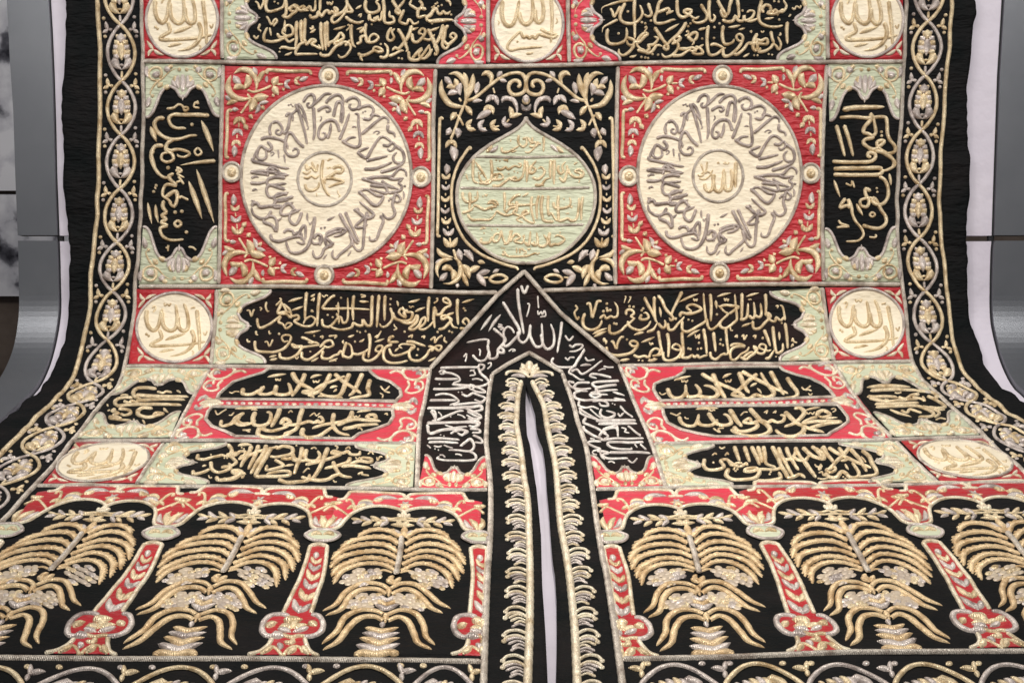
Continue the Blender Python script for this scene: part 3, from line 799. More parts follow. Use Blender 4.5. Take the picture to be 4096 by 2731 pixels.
MIDL2 = """Gb24 395 205 350 270 300 350 265 440 242 540 238 660 248 780 280 890 335 1000 400 1080 500 1158 620 1215 740 1258 822 1280 828 1305
Go34 402 210
St38 190 350 200 400 190 450
Gv66 188 480 0
Sv62 186 575 0
Gv66 182 680 0
Sv66 180 785 0
Gv74 190 880 0
Sv84 210 980 0
Gv110 228 1080 0
G12 188 505 188 530
G12 184 610 184 635
G12 182 715 182 740
G12 182 820 184 845
G12 202 905 206 930
G16 222 1010 228 1050
G22 255 1115 275 1180 310 1240 335 1310 350 1380 385 1440
Gt30 105 1100 140 1155 200 1180 255 1185
Gt30 255 1190 300 1220 320 1290 300 1370 230 1420 160 1420
Gt28 250 1205 170 1210 120 1250 105 1310 125 1370
St22 90 1240 140 1215 200 1210
Gt38 150 1300 200 1275 255 1310
Gt36 240 1290 260 1340 240 1390
St38 128 1395 170 1360 200 1320
St40 300 1110 310 1170 330 1215
St36 345 1120 395 1160 435 1225
St22 400 1120 390 1160 340 1160
Gt26 470 1222 500 1228 540 1238
Gt40 330 1250 380 1300 400 1380
Gt36 495 1268 440 1290 380 1330
St34 585 1305 530 1320 460 1345
St40 460 1340 500 1380 545 1448
G14 520 1370 570 1365
G24 745 1375 690 1345 620 1350 580 1385 620 1410 690 1405 745 1375
St24 665 1295 640 1305 605 1325
Gt30 345 1330 360 1390 390 1445
St24 300 1420 290 1440 288 1460"""
ONION = [(905, -72), (885, -20), (820, 42), (700, 112), (580, 182), (460, 272), (380, 362), (320, 462), (292, 560), (288, 680), (310, 800), (350, 900), (420, 1000), (520, 1100), (640, 1180), (780, 1228), (905, 1240)]
w5 = lambda r: np.c_[1700 + r[:, 0] / 2.24, 500 + r[:, 1] / 2.24]
w0 = lambda r: np.c_[1700 + r[:, 0] / 2.24, r[:, 1] / 2.24]
mir = lambda f: (lambda r: f(np.c_[1810 - r[:, 0], r[:, 1]]))
patch('mid', 'black_field', [(1750, 276), (2466, 276), (2458, 1140), (2185, 1150), (2097, 1076), (1985, 1158), (1732, 1158)], 'black', off=.0022)
oo = np.array(ONION + [(1810 - x, y) for x, y in ONION[-2:0:-1]], float)
patch('onion', 'green_medallion', w5(cr(oo[1:], False, 4)), 'green', off=.006)
hl = np.array(ONION, float)
for f in (w5, mir(w5)): stroke(f(hl), 15, 'C', 'ring', 'mid', lift=.006)
for y, a, b in ((288, 455, 1352), (570, 315, 1478), (902, 362, 1422)): stroke(w5(np.array([(a, y - 4), (905, y + 4), (b, y - 8)])), 12, 'C', 'dividing_cord', 'onion', lift=.006)
for i, (a, b) in enumerate(((w0, w5), (mir(w0), mir(w5)))):
    Tile(0, 0, 2.24, 'mid', 'scroll', fx=a).draw(MIDL, lift=.002, wmul=1.28)
    Tile(0, 0, 2.24, 'mid', 'scroll', fx=b).draw(MIDL2, lift=.002, wmul=1.25)
# ---------------------------------------------------------------- twining vines and wheat ears of the borders
CROSS_L = [-331, -115, 100, 326, 542, 756, 970, 1165, 1359, 1531, 1613, 1709, 1819, 1944, 2085, 2240, 2420, 2620]
CROSS_R = [-345, -130, 87, 304, 522, 738, 953, 1165, 1368, 1524, 1609, 1698, 1810, 1935, 2075, 2235, 2415, 2615]
EAR = """St52 1090 300 1090 345 1090 392
Gt44 1090 385 1090 460 1090 545
Gt34 1078 400 1050 385 1030 362
Gt34 1102 400 1130 385 1150 362
St36 1075 438 1040 430 1020 405
St36 1105 438 1140 430 1162 405
Gt36 1075 480 1040 478 1010 452
Gt36 1105 480 1140 478 1170 452
St36 1078 515 1045 512 1015 490
St36 1102 515 1138 512 1168 490
Ss62 1090 628 1040 590 1012 520
Ss62 1090 628 1140 590 1168 520
S50 1090 600 1090 575
G18 1090 640 1088 700
Gt20 1068 340 1055 325 1045 310
Gt20 1112 340 1125 325 1132 310"""
SIDE = """G15 985 272 960 262
Gt26 975 275 962 235 958 195
Gt26 975 272 945 285 922 300
Gt24 978 275 1000 268 1015 262
G15 1190 272 1215 262
Gt26 1200 275 1212 235 1216 195
Gt26 1200 272 1228 285 1250 300
Gt24 1195 275 1175 268 1160 262"""
def band(side, outer, inner, cross):
    key = 'band' + side; flip = side == 'R'
    a0 = [float(arc(c)) for c in cross]
    def at_(u, py):
        o, i = outer(py), inner(py)
        return np.c_[o + (u + 1) / 2 * (i - o), py]
    t = np.linspace(0, len(cross) - 1, 12 * (len(cross) - 1) + 1); A = np.interp(t, np.arange(len(cross)), a0); Y = pyof(A)
    for k, (m, ph) in enumerate((('G', 1), ('S', -1))):
        sh = np.sin(np.pi * t); u = ph * .64 * np.sign(sh) * np.abs(sh) ** .8
        # over and under at the crossings
        for n in range(len(cross) - 1):
            i0, i1 = n * 12, (n + 1) * 12
            seg = slice(i0, i1 + 1); over0 = (n + k) % 2 == 0
            stroke(at_(u[seg], Y[seg]), 15, m, 'vine', key, 'b', lift=.0035 if k == 0 else .002, hf=.42)
    for n in range(len(cross) - 1):
        sw = {'S': 'G', 'G': 'S'} if (n % 2 == (0 if side == 'R' else 1)) else None
        def g(r, n=n):
            u = (r[:, 0] - 1088) / 195 * (1 if not flip else 1); v = (r[:, 1] - 225) / 505
            py = pyof(a0[n] + v * (a0[n + 1] - a0[n])); return at_(u, py)
        Tile(0, 0, 2.24 / 1.15, key, 'stem', vis=.6, fx=g).draw(EAR, swap=sw, lift=.002, wmul=1.18)
        Tile(0, 0, 2.24 / 1.15, key, 'stem', vis=.6, fx=g).draw(SIDE, swap={'G': 'S', 'S': 'G'} if n % 2 == (1 if side == 'R' else 0) else None, lift=.002)
        for j, (x, y) in enumerate(((942, 170), (1216, 158), (945, 330), (1230, 330))):
            py = a0[n] + (y - 225) / 505 * (a0[n + 1] - a0[n])
            p = at_(np.array([(x - 1088) / 195]), np.array([pyof(py)]))[0]
            fo = 1 if p[1] < 1500 else .5
            blob(p, 7.5 * (1 if p[1] < 1500 else 1.2), 7.5 * fo * (1 if p[1] < 1500 else 1.2), 'GS'[(n + j) % 2], 'dot', key, lift=.002)
band('L', OUT_L, IN_L, CROSS_L); band('R', OUT_R, IN_R, CROSS_R)
# ---------------------------------------------------------------- arcade of palms
CELLS = [((18, 2127), (641, 2136), (319, 2620), (-490, 2622)), ((641, 2136), (1288, 2147), (1130, 2622), (319, 2620)),
         ((1288, 2147), (1914, 2156), (1940, 2626), (1130, 2622)), ((2440, 2154), (3058, 2136), (3275, 2608), (2500, 2630)),
         ((3058, 2136), (3698, 2130), (4010, 2596), (3275, 2608)), ((3698, 2130), (4330, 2120), (4760, 2582), (4010, 2596))]
SRC = [(-1, 0), (1, 0), (1, 1), (-1, 1)]
HC = [solve_h(SRC, c) for c in CELLS]; H2I = np.linalg.inv(HC[2])
BASE = patch('arc', 'black_field', [(-560, 1966), (1945, 1970), (1938, 2622), (-900, 2620)], 'black', off=.0016, cut=26)
patch('arc2', 'black_field', [(2392, 1966), (4650, 1952), (5000, 2584), (2476, 2622)], 'black', off=.0016, cut=26)
PALM = """Gs24f 898 152 850 120 780 110 720 122 680 144
Gs25f 893 188 830 154 740 150 650 170 590 207
Gs25f 890 226 820 190 720 186 610 212 545 262
Gs25f 887 260 820 226 720 222 600 250 538 307
Gs25f 884 292 800 260 700 258 590 300 545 348
Gs24f 880 322 800 287 700 287 600 325 555 385
Gs12 858 332 820 320 790 322
Gs24r 922 160 980 120 1050 112 1110 130 1145 157
Gs25r 918 192 1000 152 1080 150 1150 176 1207 218
Gs25r 915 226 1000 190 1090 190 1180 225 1230 283
Gs25r 908 258 1000 222 1090 225 1170 262 1222 333
Gs25r 902 292 1000 252 1090 262 1160 302 1197 370
Gs24r 896 322 980 286 1060 290 1130 332 1165 405
Gs12 895 332 930 322 965 325
Gt28 918 150 918 130 920 92
St22 905 150 885 128 868 108
St22 930 150 948 128 962 112
Gt22 912 156 895 142 880 128
Gt22 925 156 942 142 955 130
Gs27 838 408 790 385 700 382 620 427 565 492 500 526
Gs30 832 438 780 412 700 415 640 452 590 520 515 549
Gs27 845 408 900 382 980 388 1040 430 1095 482 1156 513
Gs30 848 438 915 410 975 425 1030 480 1060 512 1116 536
Gs30 815 545 770 524 690 522 610 562 570 630 495 693
Gs32 815 575 765 554 690 562 630 610 580 680 500 720
Gs30 830 545 900 520 975 538 1015 590 1030 655 1076 700
Gs32 830 575 890 555 940 580 968 640 990 690 1060 724
Gt22 838 400 838 425 838 448
Gt22 825 535 822 560 820 585
St20 812 580 806 590 806 608
Gt20 838 372 850 355 868 345
Gt20 860 378 850 365 840 350
Gt22 862 385 880 370 902 352
Gt22 858 385 845 375 826 360
St20 788 446 808 458 828 468 850 458 870 443
Gt24 773 464 800 480 828 492 858 478 888 460
St24 768 488 798 502 826 514 860 500 892 484
Gt26 716 604 760 618 802 630 846 618 890 602
St28 702 632 752 646 797 660 846 646 894 630
Gt30 688 660 742 676 792 694 846 674 896 658
St36 670 692 730 710 785 726 840 708 896 686
G34 670 752 700 735 775 745 850 735 880 752
S24 750 730 785 722 825 728"""
CLUST = [(695, 357, 108, 36, -.22), (1042, 362, 100, 38, .35), (715, 482, 96, 34, -.28), (940, 482, 86, 34, .32)]
SHAFT = [(437, 195), (480, 186), (524, 195), (505, 330), (470, 440), (440, 545), (480, 552), (502, 590), (490, 630), (440, 660), (412, 668), (420, 700), (440, 735), (482, 752), (115, 752), (170, 738), (210, 710), (238, 668), (205, 648), (192, 615), (215, 568), (255, 552), (300, 548), (350, 430), (400, 320)]
COLM = """C22 437 195 400 320 350 430 298 540
C22 524 195 507 330 472 440 440 540
C20 437 197 480 188 524 197
S26 330 556 290 545 235 550 200 580 190 620 210 650 250 656
S26 440 548 480 555 502 590 490 632 450 655 400 660
G20 250 660 290 650 340 662 380 655 420 660
C24 240 668 222 700 180 732 115 750
C24 408 668 420 705 440 735 480 754
St24 468 230 468 240 466 258
Gv46 464 284 10
Sv52 455 320 12
Gv58 445 362 14
Sv62 432 408 15
Gv70 412 466 16
Sv78 382 526 16
Gt34 345 612 355 590 368 560
Gt26 350 612 390 602 425 592
Gt26 345 612 310 604 275 600
St24 345 632 390 622 430 604
St24 340 632 300 622 268 612
Gt24 300 680 340 690 350 660
G18 300 755 315 730 350 708 385 715 400 740
G18 165 742 215 715 250 712 285 745 290 758
St24 270 690 285 705 280 725
Gt30 215 610 240 590 270 580
Gt30 470 600 450 590 425 580
St30 230 640 270 648 310 650
Gt34 300 560 345 572 400 562
Gt28 180 745 215 725 245 700
Gt28 430 745 410 725 395 700
Gt30 320 745 345 725 360 700"""
SPW = [(925, 898), (985, 888), (1065, 880), (1105, 845), (1150, 824), (1400, 832), (1585, 845), (1620, 885), (1692, 893), (1652, 985), (1590, 990), (1540, 972), (1420, 955), (1280, 965), (1150, 1010), (1085, 1060), (1015, 1135), (880, 1160)]
SPO = """C24 1000 888 1065 882 1105 846 1150 824 1400 832 1585 845 1622 885 1692 893
C28 890 1163 1015 1138 1085 1062 1150 1010 1280 965 1420 955 1540 972 1605 1003 1612 1038 1570 1045 1556 1022
Gb26 1160 1000 1150 935 1130 895 1095 890 1090 912
St30 1325 893 1430 872 1550 880
Gt34 1335 890 1370 905 1420 872
Gt34 1160 975 1240 950 1330 900
Gt28 1190 930 1260 905 1330 912
St34 1180 945 1260 935 1345 940
Gt26 1090 985 1150 960 1200 975
G22 880 1000 960 960 1030 990 1110 1038
Gt30 885 925 940 940 1000 925
Gt36 890 1150 870 1080 900 1030
Gt40 905 1140 950 1080 1010 1040
St34 940 1130 1000 1110 1050 1050
Gt28 1650 985 1600 945 1545 938
St28 1650 980 1620 940 1590 908
Gs20 1650 1085 1560 1062 1480 1070 1400 1052
Gt30 1650 1092 1590 1125 1485 1118
St30 1460 1090 1430 1065 1395 1045
St28 1470 1095 1430 1112 1390 1135
Gt30 1400 1090 1350 1065 1300 1035
Gt28 1410 1098 1370 1115 1330 1130
St30 1310 1085 1260 1070 1215 1035
Gt28 1320 1095 1270 1108 1225 1128
Gt22 1230 1085 1190 1075 1130 1055
St22 1230 1090 1190 1095 1140 1105
G12 1600 1085 1400 1088 1180 1080"""
rng = random.Random(4)
def arcade(ci, key, palm=True, colL=True, mirrorright=True, clip=None, left=True, right=True):
    H = HC[ci]
    def mk(k, ox, oy, mirror=False, dx=0):
        def g(r):
            W = np.c_[ox + r[:, 0] / k, oy + r[:, 1] / k]; l = aph(H2I, W)
            if mirror: l = l * (-1, 1)
            l = l + (dx, 0); q = aph(H, l)
            return clip(q) if clip else q
        return g
    pg = mk(1.28, 900, 2031)
    if palm:
        Tile(0, 0, 1.28, key, 'frond', fx=pg, tip={'s': 'k'}, vis=.75).draw(PALM, lift=.0016, wmul=1.16, swap={'G': 'Q'})
        Tile(0, 0, 1.28, key, 'trunk', fx=pg).draw('C30 905 165 898 230 888 290 876 350', lift=.009)
        for (cx, cy, rx, ry, an) in CLUST:
            for row in range(5):
                v = -1 + row * .5; n = int(6 * math.sqrt(1.12 - v * v)) + 1
                for q in range(n):
                    u = ((q + .5 + .3 * (row % 2)) / n * 2 - 1) * math.sqrt(1.05 - v * v)
                    x = cx + rx * u * math.cos(an) - ry * v * math.sin(an) * 1.5; y = cy + ry * v * .9 + rx * u * math.sin(an)
                    p = pg(np.array([(x, y)]))[0]; blob(p, 17.5 * rng.uniform(.85, 1.1), 8.4, rng.choice('DDDSG'), 'date', key, lift=.0016 + .002 * ((q + row) % 2), sides=8, ang=an * .7, hf=.3)
    # column on the left side of the cell
    for dx, on in ((0, colL), (2, right)):
        if not on: continue
        g = mk(1.28, 900, 2031, dx=dx); S = g(np.array(SHAFT, float))
        patch(None, 'red_column', S, 'red', off=.003, cut=18, parent=PANELS[key])
        Tile(0, 0, 1.28, key, 'edging', fx=g).draw(COLM, lift=.003, swap={'C': 'P'}, wmul=1.1)
        cc = g(np.array([(500, 148)]))[0]
        a = np.linspace(0, 2 * math.pi, 24, endpoint=False)
        E = np.array([(500 + 92 * math.cos(t) * (1 + .05 * math.cos(4 * t)), 148 + 38 * math.sin(t) * (1 - .1 * math.cos(2 * t) ** 2)) for t in a])
        patch(None, 'green_capital', g(E), 'green', off=.007, cut=20, parent=PANELS[key])
        stroke(g(np.array([(500 + (x - 500) * .9, 148 + (y - 148) * .88) for x, y in E])[::2]), 16, 'S', 'edging', key, lift=.007, closed=True)
        Tile(0, 0, 1.28, key, 'scroll', fx=g).draw('Gt18 440 148 470 138 498 146;Gt18 560 148 530 138 502 146', lift=.008)
    for mr in (False, True):
        if (not mr and not left) or (mr and not mirrorright): continue
        g = mk(2.24, 900, 1600, mirror=mr); vs_ = .6
        patch(None, 'red_spandrel', g(np.array(SPW, float)), 'lit_red' if ci in (2, 3) else 'red', off=.003, cut=20, parent=PANELS[key])  # cells beside the slit get the red with brighter light painted in
        Tile(0, 0, 2.24, key, 'scroll', fx=g, vis=.65).draw(SPO, lift=.003, wmul=1.18, swap={'C': 'P'})
def clipL(q):
    q = q.copy(); lim = np.interp(q[:, 1], [1900, 2002, 2150, 2300, 2500, 2731], [1950, 1956, 1952, 1942, 1934, 1926]); q[:, 0] = np.minimum(q[:, 0], lim); return q
def clipR(q):
    q = q.copy(); lim = np.interp(q[:, 1], [1900, 1957, 2091, 2225, 2304, 2500, 2731], [2372, 2380, 2398, 2418, 2437, 2468, 2500]); q[:, 0] = np.maximum(q[:, 0], lim); return q
arcade(0, 'arc', right=False); arcade(1, 'arc', right=False); arcade(2, 'arc', clip=clipL)
arcade(3, 'arc2', clip=clipR, right=False); arcade(4, 'arc2', right=False); arcade(5, 'arc2', right=False)
# ---------------------------------------------------------------- fringe of curls and leaves along the slit
def polyx(txt): p = np.array([float(v) for v in txt.split()]).reshape(-1, 2); return lambda y: np.interp(y, p[:, 1], p[:, 0])
SLC = {-1: polyx('2084 1522 2071 1586 2066 1675 2066 1700 2084 1801 2097 1912 2111 2002 2116 2136 2120 2300 2118 2500 2110 2731 2104 2900'),
       1: polyx('2129 1522 2152 1570 2175 1620 2191 1712 2220 1846 2231 1957 2242 2090 2262 2200 2278 2304 2298 2500 2309 2731 2316 2900')}
a = float(arc(1524)); k = 0; rr = random.Random(11)
while True:
    y = float(pyof(a))
    if y > 2800: break
    px_per = (float(pyof(a + .01)) - y) / .01; sc = 1.0 / (float(zof(y)) / F)          # px per metre along / across
    for sd in (-1, 1):
        x0 = float(SLC[sd](y)) + sd * 9; wd = .0 + 70 * (4.7 / float(zof(y))) / 1.22 * (.86 if y < 1600 else 1)
        dy = lambda t: t * px_per
        if k % 2 == 0:
            for j in (0, 1):
                yy = y + dy(.027 * j); L = wd * rr.uniform(.86, 1) * (1 if j == 0 else .96)
                P = [(x0, yy + 2), (x0 + sd * L * .4, yy - dy(.016)), (x0 + sd * L * .8, yy - dy(.012)), (x0 + sd * L, yy + dy(.006))]
                stroke(P, 8.5 * (4.7 / float(zof(y))), 'P', 'curl', 'grid', 'b', lift=.003, hf=.5)
                blob((x0 + sd * L * .99, yy + dy(.008)), 6.5 * (4.7 / float(zof(y))), 4 * (4.7 / float(zof(y))), 'P', 'curl', 'grid', lift=.003)
        else:
            n = rr.choice((4, 4, 5))
            for j in range(n):
                yy = y + dy(.0125 * (j - 1.5)); L = wd * (.92, .78, .62, .72, .66)[j] * rr.uniform(.85, 1)
                stroke([(x0, yy), (x0 + sd * L * .5, yy - dy(.012)), (x0 + sd * L, yy + dy(.002))], 8 * (4.7 / float(zof(y))), rr.choice('SSSP'), 'leaf', 'grid', 's', lift=.002, hf=.35)
    a += .049 if k % 2 == 0 else .055; k += 1
T = Tile(1700, 1050, 2.24, 'grid', 'curl')
T.draw("""P26 935 1030 900 1000 850 980 790 975 740 985 725 1010
P26 940 1030 980 1000 1030 982 1080 978 1130 988 1145 1012
Pt60 935 870 935 920 932 985
Pt44 925 985 890 940 862 895
Pt44 945 985 980 940 1008 895
Pt44 930 1000 880 970 850 935
Pt44 945 1000 990 970 1022 930
St24 900 1025 840 1010 770 1012
St24 960 1025 1020 1010 1100 1015""", lift=.003)
# ---------------------------------------------------------------- bottom border under the arcade
def vineband(y0, xs, yo, key, sgn=1):
    """a twining vine lying across: xs = crossing abscissae at the row y0"""
    aT, aB = float(arc(y0)), float(arc(y0)) + .27
    def at_(x, v): # v -1 top .. 1 bottom ; x measured on the row y0
        py = pyof(aT + (v + 1) / 2 * (aB - aT)); X = xof(x, np.full_like(np.asarray(x, float), y0)); return np.c_[X * F / zof(py) + PX, py]
    n = len(xs) - 1; t = np.linspace(0, n, 12 * n + 1); X = np.interp(t, np.arange(n + 1), xs)
    for m, ph in (('G', 1), ('S', -1)):
        s = np.sin(np.pi * t); v = ph * .74 * np.sign(s) * np.abs(s) ** .8
        for q in range(n):
            sg = slice(q * 12, q * 12 + 13); stroke(at_(X[sg], v[sg]), 21, m, 'vine', key, 'b', lift=.0035 if ph == 1 else .002, hf=.45, vis=.8)
    for q in range(n):
        sw = {'S': 'G', 'G': 'S'} if q % 2 else None
        def g(r, q=q):
            u = (r[:, 0] - 1088) / 195 * 1.0; v = (r[:, 1] - 225) / 505
            if sgn < 0: v = 1 - v
            return at_(xs[q] + v * (xs[q + 1] - xs[q]), u)
        Tile(0, 0, 2.24 / 1.5, key, 'stem', fx=g).draw(EAR, swap=sw, lift=.002, wmul=1.1); Tile(0, 0, 2.24 / 1.5, key, 'stem', fx=g).draw(SIDE, swap=sw, lift=.002)
        for dx in (-.16, .18):
            p = at_(np.array([xs[q] + dx * (xs[q + 1] - xs[q])]), np.array([-.76]))[0]; blob(p, 15, 8, 'GS'[q % 2], 'dot', key, lift=.002)
vineband(2634, [-545, -180, 192, 560, 925, 1290, 1650, 1915], 0, 'arc', -1)
vineband(2622, [2525, 2850, 3170, 3500, 3830, 4170, 4500], 0, 'arc2', 1)
# ---------------------------------------------------------------- inscriptions (traced in enlarged details)
def txt(key, ox, oy, data, wm=1.0, k=2.24, lift=.003, vis=1.0, hf=.5, swap=None):
    Tile(ox, oy, k, key, 'letter', vis=vis).draw(data, lift=lift, wmul=wm, hf=hf, swap=swap)
def cartouche(key, pts, label, m='black'): patch(key, 'inscription_field', pts, m, off=.0018, label=label)
cartouche('t1', [(905, -90), (1942, -90), (1942, 254), (905, 242)], 'upper left field with two lines of gold script')
cartouche('t2', [(2288, -90), (3300, -90), (3300, 238), (2288, 244)], 'upper right field with two lines of gold script')
cartouche('t3', [(582, 264), (880, 266), (866, 1128), (560, 1132)], 'upright field left of the red squares')
cartouche('t4', [(3316, 264), (3602, 264), (3592, 1122), (3302, 1120)], 'upright field right of the red squares')
cartouche('t5', [(876, 1162), (1975, 1182), (1715, 1466), (850, 1454)], 'wide middle left field with two lines of gold script', 'umber')
cartouche('t6', [(2190, 1172), (3284, 1150), (3328, 1442), (2490, 1454)], 'wide middle right field with two lines of gold script', 'umber')
# upper left field, two lines
txt('t1', 800, 0, """Gn22 495 15 520 35 540 85 570 20 565 0
Gn22 595 150 615 175 640 225 665 185 685 175 690 200 665 230 665 245
G22 540 215 525 265 545 280 545 295
G20 480 320 505 350 530 320
G30 600 -10 590 60 610 105 670 100 740 70 760 20 755 -20
Gd22 668 20 700 35
G30 770 0 775 60 770 130 745 150 790 160 830 130 860 110 880 70 850 50 820 70 810 100 860 105 900 70 940 60 920 95 980 100
G28 780 95 840 60 900 100 960 80 985 60 1000 100 1030 90 1035 0
G30 1080 -20 1075 110
Gn18 1140 20 1145 45 1160 25 1175 48 1195 15
G30 985 130 1000 165 1050 150 1060 110 1090 150 1120 110 1150 100 1160 130 1185 105 1210 130 1235 90 1200 70 1220 110 1240 120
G30 1310 0 1320 50 1280 110 1200 150 1180 180 1200 210 1250 180 1330 80
G30 1315 30 1350 80 1365 110 1300 110
G32 1300 150 1350 190 1420 210 1470 190
Gt18 1395 85 1430 65 1450 50
G18 1415 150 1445 130 1440 155 1430 160
G32 1490 0 1480 60 1500 110 1550 120 1600 100 1605 60 1580 20 1610 0
G26 1510 190 1520 130 1530 180 1570 190 1590 150 1600 185 1620 180 1630 100
G26 1550 180 1580 165 1610 190
G32 1640 0 1650 60 1650 130 1655 200 1690 215 1740 200 1730 160 1700 150 1700 100
G32 1720 0 1750 50 1790 110 1780 130 1755 100 1800 50 1840 0
G28 1830 90 1800 160 1790 200 1850 220 1870 180 1900 200 1910 220 1950 210 1960 190
G30 1960 10 1985 30 1990 60 1960 90 1900 60 1880 40 1900 0
G32 2030 90 1990 80 1960 90 1950 130 1960 160 2030 140
G28 2035 190 2100 195 2180 190 2240 180
G28 2040 190 2030 160 2070 140 2090 90 2120 80 2130 120 2160 130 2180 100 2200 130 2230 110
Gd22 2080 70 2110 40 2135 60 2080 215
G30 620 370 580 370 575 320 600 260 610 250
G20 625 250 640 330
G30 590 370 640 380 700 370 760 350 800 380 850 350
G28 720 430 770 430 800 440 850 440 880 430 910 380
G28 690 300 720 340 780 330 830 310 830 260 800 230 760 250 740 300 790 330
Gt22 765 300 760 240 762 180
G34 870 190 862 280 865 360 855 430
G34 910 180 905 270 912 390
G30 945 165 940 250 935 350 945 380 900 400 870 440 860 490 920 490 1060 490
G28 940 410 960 400 1000 360 1040 370 1000 400 1040 420 1080 440 1060 400
Gn16 985 250 1000 270 1010 235 1020 265
Gt18 985 300 1020 280 1040 265
G32 1085 200 1085 320 1100 430 1100 460
G32 1125 200 1120 320 1130 460
G32 1140 190 1140 300 1142 420 1160 390 1200 370 1230 340 1260 300 1290 340 1250 370 1200 390 1240 410 1290 390
Gt20 1195 270 1260 255 1310 235
Gn16 1320 235 1335 225 1340 250 1310 280
G30 1080 470 1090 500 1150 500 1180 470 1210 430 1250 400 1300 380 1340 400 1350 440 1310 500 1260 520 1235 490
G28 1300 420 1330 380 1350 360
G32 1360 220 1355 300 1370 400 1400 430
G28 1400 400 1440 380 1440 340 1480 330 1500 380 1560 380 1600 340 1560 310 1520 340 1520 390
G30 1490 210 1480 290 1500 370
G28 1430 300 1460 270 1470 240
G30 1410 480 1450 500 1500 490 1560 460 1600 470 1640 460 1600 430 1560 430 1550 480
G28 1460 490 1440 520 1460 550
G28 1605 510 1650 520 1680 490 1680 430 1650 390
G28 1720 250 1690 290 1680 350 1710 370 1740 340 1720 290 1750 260
G34 1770 260 1810 320 1840 400 1860 450 1840 470
G34 1900 230 1870 320 1840 370 1780 440 1750 430 1720 460
G28 1690 510 1740 490 1800 460 1830 460
Gd22 1780 525 1810 530 1620 400 1850 390
G30 1900 300 1910 370 1950 380 2000 330 2020 280 1990 260 1960 300 2000 310
G30 1870 460 1880 530 1950 540 2000 490 2040 430 2060 400
G28 1900 530 1960 460 1990 440 1960 490 2000 530 2060 490 2060 440 2050 400
G34 2040 260 2070 320 2110 400 2130 460 2110 500 2100 470
G34 2180 220 2160 300 2130 370 2090 430
G32 2230 230 2200 260 2190 330 2170 400 2200 440 2240 400
Gt18 1880 280 1920 265 1960 250
Gt16 1400 270 1430 260 1460 245
Gt18 760 500 800 490 830 470
Gd20 720 440 715 470 1540 225""")
txt('t1', 1700, 0, """G32 170 235 150 330 200 400 250 370 280 330 250 300 225 330 260 350
G32 30 260 70 360 110 480
G26 -20 350 40 360 90 310
G30 0 530 40 480 70 440
Gt20 40 280 90 265 130 245
G26 180 0 220 20 230 60
G28 30 200 120 185 260 182
G26 20 200 20 160 70 110 100 90 130 130 170 110 200 130 230 100
Gd22 80 60 110 30 150 50 235 135""")
